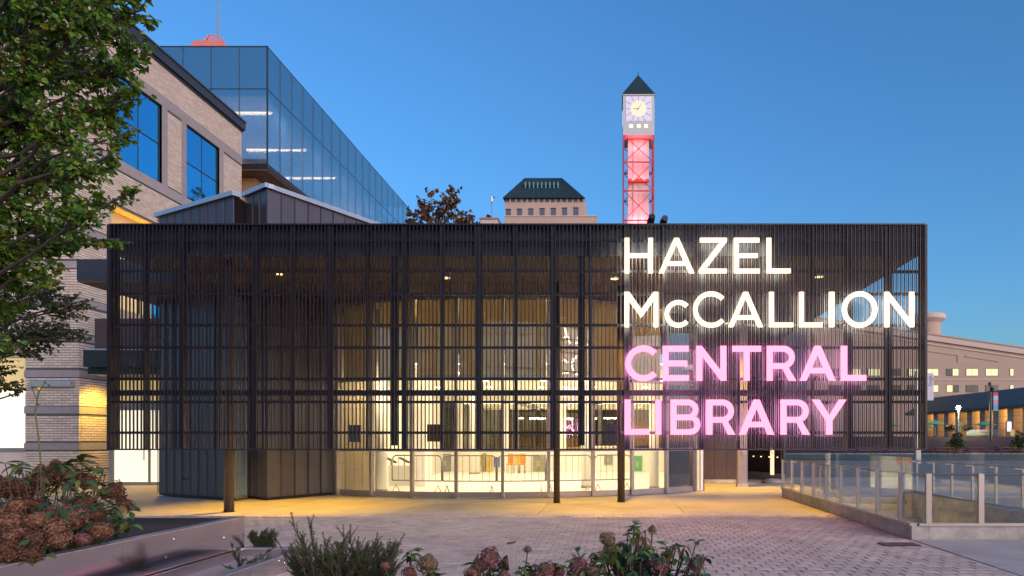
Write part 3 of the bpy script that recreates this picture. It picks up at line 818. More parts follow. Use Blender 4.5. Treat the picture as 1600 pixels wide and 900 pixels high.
# crowd barriers
def barrier(p, q, label):
    p = Vector((p[0], p[1], 0.016)); q = Vector((q[0], q[1], 0.016)); d = (q - p).normalized(); L = (q - p).length
    t = thing('crowd_barrier', (p + q) / 2, label, 'barrier', 'crowd barriers in the lobby')
    up = Vector((0, 0, 1)); f = MB()
    r = .15
    lo = .42; hi = 1.16
    pa = [p + up * lo, p + up * (hi - r)] + [p + d * (r - r * math.cos(a)) + up * (hi - r + r * math.sin(a)) for a in (.4, .8, 1.2, PI / 2)]
    pb = [q - d * (r - r * math.cos(a)) + up * (hi - r + r * math.sin(a)) for a in (PI / 2, 1.2, .8, .4)] + [q + up * (hi - r), q + up * lo]
    f.path(pa + pb + [p + up * lo], .02, 8)
    f.build('frame', M['alu'], t, smooth=True)
    n = max(4, round(L / .2))
    for i in range(1, n):
        c = p + d * (L * i / n)
        MB().tube(c + up * lo, c + up * hi, .008, n=6).build('bar', M['alu'], t)
    for e in (p + d * .12, q - d * .12):
        nx = Vector((-d.y, d.x, 0))
        MB().path([e + nx * -.25 + up * .012, e + nx * -.18 + up * .1, e + up * .3, e + nx * .18 + up * .1, e + nx * .25 + up * .012], .014, 6).build('foot', M['alu'], t)
bar_px = [(613, 690), (692, 775), (777, 852), (854, 924), (929, 985)]
names = ['leftmost crowd barrier with bent tube frame behind the lobby glass', 'second crowd barrier from the left inside the lobby glass', 'middle crowd barrier inside the lobby glass',
         'crowd barrier inside the glass behind the slim middle steel column', 'rightmost crowd barrier inside the lobby glass']
for (a, b), nm in zip(bar_px, names):
    p, q = on_arc(a, -.7), on_arc(b, -.7)
    barrier(p, q, nm)
# desk with screens
Y = 25.0
dk_ = thing('reception_desk', (gx(625, Y), Y, .016), 'white reception desk with tilted dark screens inside the second glass bay', 'desk')
xa, xb_ = gx(607, Y), gx(643, Y)
BX('counter', M['white'], dk_, xa, xb_, Y, Y + .7, .02, .68)
BX('counter_top', M['white'], dk_, xa - .03, xb_ + .03, Y - .04, Y + .74, .68, .72)
for i, px in enumerate((611, 632)):
    c = at(px, 724, Y + .3)
    tb = thing('tilted_screen', (c.x, c.y, .72), ('left' if i == 0 else 'right') + ' of the tilted dark screens on the white reception desk', 'screen')
    s_ = MB(); s_.add([(c.x - .2, c.y - .1, .98), (c.x + .16, c.y - .1, .80), (c.x + .2, c.y - .02, .84), (c.x - .16, c.y - .02, 1.02),
                       (c.x - .2, c.y + .1, .98), (c.x + .16, c.y + .1, .80), (c.x + .2, c.y + .12, .84), (c.x - .16, c.y + .12, 1.02)],
                      [(0, 1, 2, 3), (4, 7, 6, 5), (0, 4, 5, 1), (1, 5, 6, 2), (2, 6, 7, 3), (3, 7, 4, 0)])
    s_.build('panel', M['black'], tb)
    BX('stand', M['alu'], tb, c.x - .02, c.x + .02, c.y - .02, c.y + .02, .721, .92)
# colourful things along the back wall
Y = IY1 - .03
po = thing('mural_poster', (gx(685, Y), Y, .2), 'poster of pink, orange and blue triangles at the back of the lobby', 'poster')
BX('sheet', M['white'], po, gx(680, Y), gx(691, Y), Y - .012, Y, gz(737, Y), gz(709, Y))
for (cn, tri) in (('pink', [(681, 710), (690, 718), (681, 719)]), ('orange', [(690, 719), (682, 720), (689, 726)]), ('blue', [(681, 729), (690, 722), (690, 731)]), ('teal', [(682, 730), (690, 732), (681, 736)])):
    a = [at(x, y, Y - .02) for x, y in tri]
    MB().add(a + [v + Vector((0, .006, 0)) for v in a], [(0, 1, 2), (3, 5, 4), (0, 3, 4, 1), (1, 4, 5, 2), (2, 5, 3, 0)]).build('triangle', M['c_' + cn], po)
k = 0
for px0, px1, py0, py1, cn, nm, lab, cat in ((692, 705, 709, 737, 'grey', 'grey_cabinet', 'grey cabinet beside the triangle poster at the back of the lobby', 'cabinet'),
                                       (736, 741, 712, 732, 'tan', 'framed_print', 'pale tan framed print on the lobby back wall', 'picture'),
                                       (742, 752, 710, 728, 'yel', 'framed_print', 'yellow picture on the lobby back wall left of the green cabinet', 'picture'),
                                       (755, 760, 708, 737, 'olive', 'green_cabinet', 'narrow olive cabinet at the back of the lobby', 'cabinet'),
                                       (761, 769, 710, 735, 'yel', 'yellow_cabinet', 'yellow cabinet next to the narrow olive one in the lobby', 'cabinet'),
                                       (772, 781, 714, 730, 'blue', 'framed_print', 'bright blue picture on the lobby back wall', 'picture'),
                                       (834, 853, 710, 736, 'olive', 'green_cabinet', 'wide olive cabinet at the back of the lobby before the slim column', 'cabinet'),
                                       (944, 957, 710, 726, 'grey', 'framed_print', 'grey picture on the lobby back wall left of the right steel column', 'picture'),
                                       (990, 1003, 712, 736, 'green', 'framed_print', 'green picture at the right end of the lobby back wall', 'picture')):
    x0, x1, z0, z1 = gx(px0, Y), gx(px1, Y), gz(py1, Y), gz(py0, Y)
    deep = .3 if 'cabinet' in nm else .05
    if deep > .1: z0 = .02
    t = thing(nm, ((x0 + x1) / 2, Y, z0), lab, cat)
    BX('body', M['c_' + cn], t, x0, x1, Y - deep, Y, z0, z1, bevel=.01)
    BX('edge_trim', M['white'], t, x0 - .02, x1 + .02, Y - deep - .02, Y - deep - .002, z1, z1 + .03)
    BX('panel', M['c_tan'] if cn != 'tan' else M['white'], t, x0 + (x1 - x0) * .3, x0 + (x1 - x0) * .55, Y - deep - .012, Y - deep - .001, z0 + (z1 - z0) * .3, z0 + (z1 - z0) * .62)
for px, cn, lab in ((797, 'orange', 'left orange lobby chair seen through the fourth glass bay'), (807, 'yel', 'yellow lobby chair between the two orange ones'), (816, 'orange', 'right orange lobby chair seen through the fourth glass bay')):
    Yc = 34.6; x = gx(px, Yc)
    t = thing('lobby_chair', (x, Yc, .017), lab, 'chair', 'coloured chairs in the lobby')
    BX('seat', M['c_' + cn], t, x - .14, x + .14, Yc - .25, Yc + .2, .42, .5, bevel=.02)
    BX('backrest', M['c_' + cn], t, x - .14, x + .14, Yc + .2, Yc + .26, .5, .98, bevel=.02)
    for sx in (-1, 1):
        for sy in (-.22, .2): MB().tube((x + sx * .12, Yc + sy, .42), (x + sx * .13, Yc + sy, .018), .014, n=6).build('leg', M['c_olive'], t)
# boards hung in the glass
for px, py, w_, h_, cn, lab in ((554.5, 677.5, 20, 27, 'navy', 'dark blue square notice board behind the screen, left bay of the glass'),
                               (680, 676.5, 25, 27, 'brown', 'dark brown square notice board in the third glass bay'),
                               (957, 677, 22, 27, 'navy', 'dark square notice board behind the first letter of the bottom row')):
    q = on_arc(px, .12); Yb = q.y
    t = thing('notice_board', (q.x, Yb, gz(py + h_ / 2, Yb)), lab, 'notice board', 'notice boards on the curved glass')
    x0, x1, z0, z1 = gx(px - w_ / 2, Yb), gx(px + w_ / 2, Yb), gz(py + h_ / 2, Yb), gz(py - h_ / 2, Yb)
    BX('panel', M['c_' + cn], t, x0, x1, Yb - .02, Yb, z0, z1)
    for xx in (x0 + .03, x1 - .05): BX('clip', M['alu'], t, xx, xx + .02, Yb + .001, Yb + .09, (z0 + z1) / 2 - .02, (z0 + z1) / 2 + .02)

# ================================================================== DARK WALL, PILLAR AND SLAT WALL AT THE RIGHT OF THE LOBBY
cw = thing('clad_wall', (4.0, 26.8, 0), 'dark brown clad wall beside the right end of the curved glass', 'wall')
BX('core_wall', M['steel'], cw, 2.96, 4.78, 26.75, 32.9, .01, SOF - .004)
BX('side_return', M['cladding'], cw, 2.92, 2.95, 22.6, 26.72, .01, SOF - .006)
for i in range(4):
    x0 = 2.96 + i * .455
    for u, v in ((.14, 2.2), (2.2, 4.3), (4.3, SOF - .01)):
        BX('panel', M['cladding'], cw, x0 + .005, x0 + .45, 26.70, 26.748, u + .005, v - .005)
BX('plinth', M['kerb'], cw, 2.96, 4.78, 26.69, 26.749, .004, .138)
Yp = 24.4; xp0, xp1 = gx(1153, Yp), gx(1168, Yp)
pl = thing('square_pillar', ((xp0 + xp1) / 2, Yp + .2, 0), 'pale square pillar with a round fitting right of the dark clad wall', 'pillar')
BX('shaft', M['stone'], pl, xp0, xp1, Yp, Yp + .34, .12, SOF - .005)
BX('plinth', M['concrete'], pl, xp0 - .02, xp1 + .02, Yp - .02, Yp + .36, .004, .119)
cp = at(1161, 707, Yp)
MB().tube((cp.x, Yp - .05, cp.z), (cp.x, Yp - .001, cp.z), .085, n=20).build('round_fitting', M['alu'], pl)
MB().tube((cp.x, Yp - .07, cp.z), (cp.x, Yp - .051, cp.z), .05, n=20).build('fitting_lens', M['c_grey'], pl)
sw = thing('slat_wall', (6.2, 30, 0), 'dark slatted wall receding beyond the square pillar', 'wall')
sa, sb = Vector((5.0, 31.0)), Vector((6.9, 28.4))
sa, sb = Vector((gx(1150, 31.5), 31.5)), Vector((gx(1222, 27.8), 27.8))
MB().wallbox(sa, sb, .12, .0, SOF - .004, off=-.06).build('backing', M['steel'], sw)
dsw = (sb - sa)
for i in range(26):
    p = sa + dsw * (i / 26); q = p + dsw * (.55 / 26)
    MB().wallbox(p, q, .045, .35, SOF - .01, off=.0).build('slat', M['cladding'], sw)
MB().wallbox(sa, sb, .16, .005, .30, off=.02).build('kerb', M['kerb'], sw)
for i in range(6):
    p = sa + dsw * ((i + .5) / 6)
    MB().tube((p.x - .04, p.y - .06, .95), (p.x, p.y, .95), .022, n=8).build('marker_light', M['lamp_dim'], sw)
ps = at(1206.5, 720, 27.5)
sg = thing('pylon_sign', (ps.x, 27.5, 0), 'narrow tall cream sign strip with small red marks beside the slatted wall', 'sign')
BX('panel', mat('lit_cream_sign', (.7, .6, .4), .5, emit=(1, .74, .35), es=.13), sg, ps.x - .075, ps.x + .075, 27.48, 27.52, gz(742, 27.5), gz(700, 27.5))
BX('foot', M['steel'], sg, ps.x - .05, ps.x + .05, 27.47, 27.53, .004, gz(742, 27.5) - .002)
for i, (dx, dz, cn) in enumerate(((-.03, -.08, 'red'), (.03, -.05, 'yel'), (-.02, -.16, 'yel'), (.025, -.20, 'red'))):
    BX('mark', M['c_' + cn], sg, ps.x + dx - .022, ps.x + dx + .022, 27.474, 27.479, gz(700, 27.5) + dz - .02, gz(700, 27.5) + dz + .02)
rock = MB().lathe((gx(1208, 26.8), 26.8, .0), [(.1, 0), (.42, .004), (.46, .06), (.30, .14), (.1, .17)], 14)
tag(rock.build('grey_mat_roll', M['c_grey'], None, smooth=True), 'low dark grey mound at the foot of the cream sign strip', 'mound')

# ================================================================== LIT ENTRANCE AT THE LEFT
EY = 25.5
ex0, ex1 = gx(170, EY), gx(256, EY)
en = thing('glass_entrance', ((ex0 + ex1) / 2, EY, 0), 'brightly lit frosted glass entrance between the brick wing and the zinc block', 'entrance')
for px0, px1, hd in ((178, 231, True), (235, 256, False)):
    a, b = gx(px0, EY), gx(px1, EY)
    BX('pane', M['lit_white'], en, a, b, EY + .03, EY + .045, gz(753, EY), gz(641, EY))
    BX('upper_pane', M['lit_tan'], en, a, b, EY + .03, EY + .045, gz(626, EY), gz(585, EY))
    for i in range(1, 3):
        xx = a + (b - a) * i / 3
        BX('glazing_bar', M['alu'], en, xx - .012, xx + .012, EY + .01, EY + .029, gz(700, EY), gz(641, EY))
    if hd: MB().tube((b - .12, EY - .03, .9), (b - .12, EY - .03, 1.5), .016, n=8).build('handle', M['frame_dark'], en)
for px0, px1 in ((170, 177.8), (231.2, 234.8), (256.2, 262)):
    BX('jamb', M['alu'], en, gx(px0, EY), gx(px1, EY), EY, EY + .1, .01, gz(585, EY))
for y0, y1 in ((758.5, 753.2), (640.8, 626.2), (584.8, 576)):
    BX('crosspiece', M['alu'], en, gx(178, EY), gx(256, EY), EY + .002, EY + .1, gz(y0, EY) if y0 < 757 else .012, gz(y1, EY))
BX('upper_wall', M['cladding'], en, ex0 - .6, ex1, EY + .12, EY + .3, gz(576, EY) + .002, SOF + .4)
dc = thing('door_canopy', (gx(150, 23.6), 23.6, 4.0), 'small black box canopy over the left entrance against the brick wing', 'canopy')
BX('box', M['frame_dark'], dc, gx(130, 23.6), gx(255, 23.6), 23.6, 25.48, gz(573, 23.6), gz(547, 23.6))
BX('lower_box', M['frame_dark'], dc, gx(137, 23.9), gx(255, 23.9), 23.9, 25.47, gz(585, 23.9), gz(573, 23.6) - .002)
BX('flashing', M['zinc_trim'], dc, gx(129.5, 23.6), gx(255, 23.6), 23.58, 25.48, gz(547, 23.6) + .001, gz(545, 23.6))
ld = lamp('entrance_light', 'SPOT', (-18.7, 26.6, 3.9), 120, (1.0, .58, .08), .15, dc, aim=(-19.4, 26.9, 0), spot=math.radians(140), blend=.8)
lamp('entrance_light', 'SPOT', (-15.6, 24.4, 3.7), 130, (1.0, .56, .05), .15, dc, aim=(-15.4, 23.0, 0), spot=math.radians(120), blend=.8)

# ================================================================== BRICK WING
WX, WY0, WY1, WT = -19.7, 26.0, 37.4, 18.1             # right face, front pier, far end, top
wing = thing('brick_wing', (-24, 31, 0), 'tall buff brick wing with grey stone bands and blue windows at the left', 'building')
MB().box(-30, WX - .5, WY0 + .5, WY1, 0, WT).build('core_wall', M['mortar'], wing)
REC = (27.7, 36.6, 6.4, 10.95)
W1, W2 = (27.95, 30.8, 12.85, 16.26), (32.55, 35.3, 12.85, 16.26)
sk = MB()
m0 = .012
for y0, y1, z0, z1 in ((WY0 + m0, WY1, 0, REC[2]), (WY0 + m0, REC[0], REC[2], REC[3]), (REC[1], WY1, REC[2], REC[3]), (WY0 + m0, WY1, REC[3], 12.85),
                       (WY0 + m0, W1[0], 12.85, 16.26), (W1[1], W2[0], 12.85, 16.26), (W2[1], WY1, 12.85, 16.26), (WY0 + m0, WY1, 16.26, WT)):
    sk.box(WX - .5, WX - m0, y0, y1, z0, z1)
sk.box(-21.7 + m0, WX - .5, WY0 + m0, WY0 + .5, 0, WT)
sk.build('mortar_wall', M['mortar'], wing)
MB().box(-30, -21.72, 26.4, 26.5, 0, 1.2).box(-30, -21.72, 26.4, 26.5, 4.75, WT).build('storefront_wall', M['brick'], wing)
bands = [(1.27 + 1.342 * k, 1.53 + 1.342 * k) for k in range(7)] + [(12.42, 12.84), (16.27, 16.72)]
def blocked_front(x, z):
    return any(a - .05 < z < b + .05 for a, b in bands)
ch, bl = .0935, .30
ub = MB().box(-.5, .5, -.5, .5, -.5, .5)
brick_me = ub.mesh('brick', M['brick'])
fr = []; sd = []
nrow = int(WT / ch)
for r in range(nrow):
    z = (r + .5) * ch
    off = bl * (.5 if r % 2 else 0)
    x = -21.7 + off
    xe = [-21.7] + ([-21.7 + bl / 2] if off else []) 
    x = -21.7
    first = bl / 2 if off else bl
    while x < WX - .01:
        L = min(first, WX - x); first = bl
        if not blocked_front(x, z): fr.append((x, x + L, z))
        x += L
    cuts = [(WY0, WY1)]
    holes = []
    if any(p - .05 < z < q + .05 for p, q in bands): continue
    if REC[2] - .05 < z < REC[3] + .05: holes.append((REC[0], REC[1]))
    if 12.42 < z < 16.72: holes += [(wv[0] - .36, wv[1] + .36) for wv in (W1, W2)]
    segs = []; yc = WY0
    for h0, h1 in holes: segs.append((yc, h0)); yc = h1
    segs.append((yc, WY1))
    for s0, s1 in segs:
        y = WY0 + (bl if off else bl / 2)
        while y <= s0 + .04: y += bl
        a_ = s0
        while a_ < s1 - .03:
            e_ = min(y, s1); sd.append((a_, e_, z)); a_ = e_; y += bl
rest = MB(); cnt = 0
for (a, b, z) in fr:
    pr = R.uniform(0, .004)
    if 1.6 < z < 5.2 and cnt < 255:
        cnt += 1
        inst('brick', brick_me, ((a + b) / 2, WY0 + .05 - pr, z), wing, scale=(b - a - .018, .1, ch - .02))
    else:
        rest.box(a + .009, b - .009, WY0 - pr, WY0 + .1, z - ch / 2 + .01, z + ch / 2 - .01)
for (a, b, z) in sd:
    pr = R.uniform(0, .004)
    if 2.9 < z < 3.9 and a < 27.6 and cnt < 300:
        cnt += 1
        inst('brick', brick_me, (WX - .05 + pr, (a + b) / 2, z), wing, scale=(.1, b - a - .018, ch - .02))
    else:
        a2 = a + .006 if a > WY0 + .01 else a + .105
        if b - a2 > .03: rest.box(WX - .1, WX + pr, a2, b - .009, z - ch / 2 + .01, z + ch / 2 - .01)
rest.build('brickwork', M['brick'], wing, kind='stuff')
for a, b in bands:
    if b < 11:
        BX('stone_band', M['stone'], wing, -21.72, WX + .015, WY0 - .02, WY0 + .12, a, b)
        y1 = WY1 if not (a > REC[2] - .3 and a < REC[3]) else REC[0]
        BX('stone_band', M['stone'], wing, WX - .12, WX + .014, WY0 + .121, y1, a + .001, b - .001)
    else:
        BX('stone_band', M['stone'], wing, WX - .12, WX + .014, WY0 - .01, WY1 + .01, a, b)
for wv in (W1, W2):
    win = BX('window', M['frame_dark'], wing, WX - .20, WX - .12, wv[0], wv[1], wv[2], wv[3])
    for y0, y1 in ((wv[0] - .36, wv[0]), (wv[1], wv[1] + .36)):
        BX('stone_jamb', M['stone'], wing, WX - .24, WX + .012, y0, y1, 12.842, 16.268)
    ym, zm = (wv[0] + wv[1]) / 2, (wv[2] + wv[3]) / 2
    for (a, b) in ((wv[0] + .06, ym - .03), (ym + .03, wv[1] - .06)):
        for (c, d) in ((wv[2] + .06, zm - .03), (zm + .03, wv[3] - .06)):
            BX('pane', M['blue_glass'], win, WX - .119, WX - .105, a, b, c, d)
    for args in ((wv[0], wv[0] + .06, wv[2], wv[3]), (wv[1] - .06, wv[1], wv[2], wv[3]), (ym - .03, ym + .03, wv[2] + .06, wv[3] - .06)):
        BX('frame', M['frame_dark'], win, WX - .118, WX - .095, *args)
    for c, d in ((wv[2], wv[2] + .06), (zm - .03, zm + .03), (wv[3] - .06, wv[3])):
        BX('frame', M['frame_dark'], win, WX - .117, WX - .097, wv[0] + .06, wv[1] - .06, c, d)
# lit recess in the lower storeys
BX('recess_back', M['c_tan'], wing, WX - .49, WX - .46, REC[0], REC[1], REC[2], REC[3])
BX('recess_soffit', mat('ochre_recess_panel', (.45, .28, .08), .7, noise=.1), wing, WX - .455, WX - .02, REC[0] + .01, REC[1] - .01, REC[3] - .06, REC[3] - .003)
for k in range(6):
    y0 = REC[0] + .1 + k * 1.47
    wn_ = BX('recess_window', M['lit_tan'] if k in (0, 1, 3) else M['blue_glass'], wing, WX - .455, WX - .44, y0, y0 + 1.3, REC[2] + .6, REC[3] - .9)
    BX('window_bar', M['frame_dark'], wn_, WX - .438, WX - .40, y0 + .62, y0 + .68, REC[2] + .6, REC[3] - .9)
    BX('window_bar', M['frame_dark'], wn_, WX - .438, WX - .405, y0, y0 + .615, REC[2] + 2.2, REC[2] + 2.26)
lamp('recess_light', 'AREA', (WX - .2, 29.6, 9.4), 20, (1.0, .62, .18), (3.5, .3), wing, aim=(WX - .3, 29.6, 12))
par = BX('parapet', M['roof'], wing, -30.1, WX + .14, WY0 - .2, WY1 + .14, WT + .02, WT + .44)
BX('parapet_cap', mat('blue_grey_cap', (.10, .13, .17), .35, metal=.4), par, -30.1, WX + .20, WY0 - .26, WY1 + .20, WT + .44, WT + .50)
BX('shadow_gap', M['frame_dark'], wing, -30, WX + .06, WY0 - .12, WY1 + .06, WT - .10, WT + .02)
# storefront left of the pier
sf = thing('lit_storefront', (-25, 26.42, 1.2), 'bright lit shop window left of the brick pier behind the tree', 'window')
BX('lower_pane', M['lit_white'], sf, -30, -21.75, 26.42, 26.45, 1.34, gz(613, 26.4))
BX('upper_blind', M['lit_tan'], sf, -30, -21.75, 26.43, 26.46, gz(610, 26.4), 4.72)
BX('frame_sill', M['alu'], sf, -30, -21.73, 26.36, 26.47, 1.2, 1.335)
BX('light_strip', M['lamp_soft'], sf, -30, -21.75, 26.40, 26.428, gz(613, 26.4) + .005, gz(611, 26.4))
BX('frame_head', M['alu'], sf, -30, -21.73, 26.36, 26.47, 4.725, 4.749)
wfx = thing('wall_light', (-20.6, 25.9, 3.4), 'long pale metal box light fixed to the brick pier', 'wall light')
BX('housing', M['zinc_trim'], wfx, gx(47, 25.9), gx(115, 25.9), 25.86, 25.985, gz(604, 25.9), gz(595, 25.9), bevel=.01)
BX('end_bracket', M['alu'], wfx, gx(112, 25.9), gx(116, 25.9), 25.83, 25.859, gz(601, 25.9), gz(597, 25.9))

# ================================================================== GLASS BOX ON TOP
GX1, GY0, GY1, GZ0, GZM, GZ1 = -19.6, 40.0, 67.5, 17.35, 21.6, 24.0
gb = thing('glass_box', (-24, 54, GZ0), 'long cantilevered blue glass box above the brick wing', 'building')
BX('floor_slab', M['frame_dark'], gb, -36, GX1 - .02, GY0 + .02, GY1, GZ0 - .28, GZ0 - .02)
BX('roof_slab', M['frame_dark'], gb, -36, GX1 - .02, GY0 + .02, GY1, GZ1 - .02, GZ1 + .06)
BX('inner_ceiling', mat('dim_box_ceiling', (.20, .18, .2), .8), gb, -36, GX1 - .25, GY0 + .3, GY1 - .2, GZM - .30, GZM - .2)
BX('inner_wall', mat('rose_inner_wall', (.42, .26, .24), .8, noise=.1), gb, -25.6, -25.4, GY0 + .9, GY1 - .2, GZ0, GZM - .31)
BX('inner_end', M['c_grey'], gb, -36, GX1 - .3, GY0 + 16, GY0 + 16.2, GZ0, GZM - .31)
BX('soffit', mat('timber_soffit', (.20, .13, .08), .6, noise=.25, stretch=(1, .2, 1), nscale=6), gb, -36, GX1 - .06, GY0 + .05, GY1, GZ0 - .34, GZ0 - .285)
def glaze(a, b, n, fl):
    a = Vector(a); b = Vector(b); d = (b - a) / n; e = d.normalized() * .02
    for i in range(n):
        p = a + d * i; q = p + d
        for z0, z1 in ((GZ0, GZM - .02), (GZM + .02, GZ1 - .03)):
            MB().wallbox(p + e, q - e, .03, z0 + .01, z1, off=.0).build('pane', M['box_glass'], gb)
        MB().wallbox(p - e, p + e, .06, GZ0 - .27, GZ1 + .05, off=.01).build('mullion', M['frame_dark'], gb)
        MB().wallbox(p + e, q - e, .05, GZM - .02, GZM + .02, off=.005).build('transom', M['frame_dark'], gb)
        MB().wallbox(p + e, q - e, .05, GZ0 - .28, GZ0 + .008, off=.006).build('base_panel', M['frame_dark'], gb)
glaze((-35.6, GY0), (GX1, GY0), 10, 0)
glaze((GX1, GY0), (GX1, GY1), 18, 1)
BX('corner_post', M['frame_dark'], gb, GX1 - .05, GX1 + .012, GY0 - .012, GY0 + .05, GZ0 - .28, GZ1 + .06)
for k, (yy, x0, x1) in enumerate(((41.6, -22.6, -20.1), (46.9, -24.4, -20.4), (51.9, -24.2, -20.4), (56.9, -24.2, -20.4), (46.9 + 15, -24.2, -20.4))):
    if k == 4: continue
    o = thing('strip_light', ((x0 + x1) / 2, yy, GZM - .6), ('first', 'second', 'third', 'fourth')[k] + ' warm strip light from the front corner inside the blue glass box', 'strip light', 'strip lights in the glass box')
    BX('tube', mat('lit_strip_lamp', (.8, .8, .7), .5, emit=(1, .58, .18), es=1.5) if k == 0 else bpy.data.materials['lit_strip_lamp'], o, x0, x1, yy, yy + .08, GZM - .62, GZM - .54)
    for xx in (x0 + .3, x1 - .3): BX('hanger_rod', M['alu'], o, xx, xx + .02, yy + .02, yy + .05, GZM - .54, GZM - .301)
    lamp('strip_glow', 'AREA', ((x0 + x1) / 2, yy + .04, GZM - .66), 330, (1, .55, .36), (x1 - x0, .1), o, aim=((x0 + x1) / 2, yy + .04, 0))
lo_ = thing('brick_block', (-28, 54, 0), 'shaded brick storeys tucked below the blue glass box', 'building')
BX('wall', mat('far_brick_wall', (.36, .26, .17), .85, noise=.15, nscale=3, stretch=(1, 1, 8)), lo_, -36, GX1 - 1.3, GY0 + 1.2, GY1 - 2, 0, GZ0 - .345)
for k in range(8):
    y0 = GY0 + 2.2 + k * 2.9
    BX('window', M['dark_win'], lo_, GX1 - 1.299, GX1 - 1.26, y0, y0 + 1.6, 13.4, 16.2)

# salmon tower cap behind the glass box
AY = 95.0
ap = at(322, 74, AY)
at_ = thing('antenna_tower', (ap.x, AY, 0), 'salmon tower top with open lattice crown and mast behind the glass box', 'tower')
MB().box(ap.x - 2.2, ap.x + 2.2, AY, AY + 4.4, 0, ap.z - .3).build('shaft', M['pink_stone'], at_)
w0, w1 = 28 * AY / F, 18.5 * AY / F
c0 = Vector((ap.x, AY + 2.2, ap.z - .3)); zt = gz(60, AY)
def frustum(b, cx, cy, z0, r0, z1, r1):
    b.add([(cx - r0, cy - r0, z0), (cx + r0, cy - r0, z0), (cx + r0, cy + r0, z0), (cx - r0, cy + r0, z0), (cx - r1, cy - r1, z1), (cx + r1, cy - r1, z1), (cx + r1, cy + r1, z1), (cx - r1, cy + r1, z1)],
          [(0, 3, 2, 1), (4, 5, 6, 7), (0, 1, 5, 4), (1, 2, 6, 5), (2, 3, 7, 6), (3, 0, 4, 7)])
    return b
frustum(MB(), c0.x, c0.y, c0.z, w0, zt, w1 * 1.13).build('salmon_hood', M['salmon'], at_)
cr = MB(); zc = gz(47, AY); N = 12
for i in range(N):
    a0, a1 = 2 * PI * i / N, 2 * PI * (i + 1) / N
    p0 = Vector((c0.x + w1 * 1.08 * math.cos(a0), c0.y + w1 * 1.08 * math.sin(a0), zt)); p1 = Vector((c0.x + w1 * 1.08 * math.cos(a1), c0.y + w1 * 1.08 * math.sin(a1), zt))
    q0 = Vector((c0.x + w1 * .62 * math.cos(a0), c0.y + w1 * .62 * math.sin(a0), zc)); q1 = Vector((c0.x + w1 * .62 * math.cos(a1), c0.y + w1 * .62 * math.sin(a1), zc))
    cr.tube(p0, q0, .07, n=5).tube(p0, q1, .05, n=5).tube(q0, q1, .07, n=5).tube((p0 + q0) / 2, (p1 + q1) / 2, .05, n=5)
cr.build('lattice_crown', M['salmon'], at_)
MB().tube((c0.x + .4, c0.y, zt), (c0.x + .4, c0.y, gz(-30, AY)), .13, .07, n=8).build('mast', M['c_grey'], at_)

# ================================================================== GLASS RAILINGS ROUND THE STAIRWELL
RX, RY = 4.86, 11.43
def railing(name, label, a, b, posts_t, kerb, post_w, k0):
    """a, b plan points; posts at distances posts_t; glass on the outside"""
    a = Vector(a); b = Vector(b); L = (b - a).length; d = (b - a) / L
    t = thing(name, ((a + b) / 2).to_3d(), label, 'railing', 'glass railings round the stairwell')
    MB().wallbox(a + d * k0, b, .28, -.05, kerb - .03, off=0).build('kerb', M['kerb'], t)
    MB().wallbox(a + d * (k0 * .35), b, .12, kerb - .028, kerb + .012, off=.03).build('base_channel', M['alu'], t)
    ts = [0] + list(posts_t) + [L]
    ts = sorted(set(ts))
    for u, v in zip(ts, ts[1:]):
        if v - u < .12: continue
        MB().wallbox(a + d * (u + .015), a + d * (v - .015), .014, kerb + .013, 1.33, off=.0).build('pane', M['rail_glass'], t)
    for u in posts_t:
        p = a + d * u
        po_ = MB().wallbox(p - d * post_w / 2, p + d * post_w / 2, .05, kerb + .013, 1.07, off=.035).build('post', M['alu'], t)
        MB().wallbox(p - d * post_w * .4, p + d * post_w * .4, .15, 1.0, 1.035, off=-.0151).build('rail_arm', M['alu'], po_)
    nn = Vector((-d.y, d.x))
    p = a + nn * .16; q = b + nn * .16
    MB().tube((p.x, p.y, 1.05), (q.x, q.y, 1.05), .02, n=10).build('handrail', M['alu'], t, smooth=True)
    return t
# side run towards the building: outside is the left, so walk from far to near with the stairwell on the left
Ls = 20.2 - RY
railing('glass_railing', 'long glass railing on a concrete kerb running back from the corner towards the building', (RX, 20.2), (RX, RY), [20.2 - (11.87 + 1.03 * k) for k in range(8, -1, -1)], .25, .048, 0)
railing('glass_railing', 'front glass railing with wide steel posts at the right edge of the paving', (RX + .015, RY), (12.0, RY), [.25 + .85 * k for k in range(8)], .25, .088, .27)
railing('glass_railing', 'far glass railing along the other side of the stairwell', (8.62, 12.2), (8.62, 20.2), [.55 + 1.03 * k for k in range(8)], .18, .05, 0)
# diagonal handrail of the stair
hr = thing('stair_handrail', (6.2, 17, -1), 'sloping metal handrail descending into the stairwell', 'handrail')
MB().path([(5.75, 19.9, 0.95), (5.75, 19.5, .95), (5.75, 14.5, -1.75), (5.75, 14.2, -1.75)], .025, 8).build('rail', M['alu'], hr, smooth=True)
for yy, zz in ((19.5, .95), (17.4, -.18), (15.2, -1.38)):
    MB().tube((5.75, yy, zz), (5.75, yy, zz - .95), .018, n=8).build('baluster', M['alu'], hr)
# drain cover
dr = thing('drain_cover', (gx(1404, 10.7), 10.7, 0), 'rusty slotted drain cover in the paving before the railing corner', 'drain cover')
cx_ = gx(1402, gy(850)); Yd = gy(851)
BX('frame', M['black'], dr, cx_ - .28, cx_ + .28, Yd - .16, Yd + .16, -.01, .012)
for k in range(5): BX('bar', M['column'], dr, cx_ - .26, cx_ + .26, Yd - .13 + k * .056, Yd - .10 + k * .056, .0125, .018)

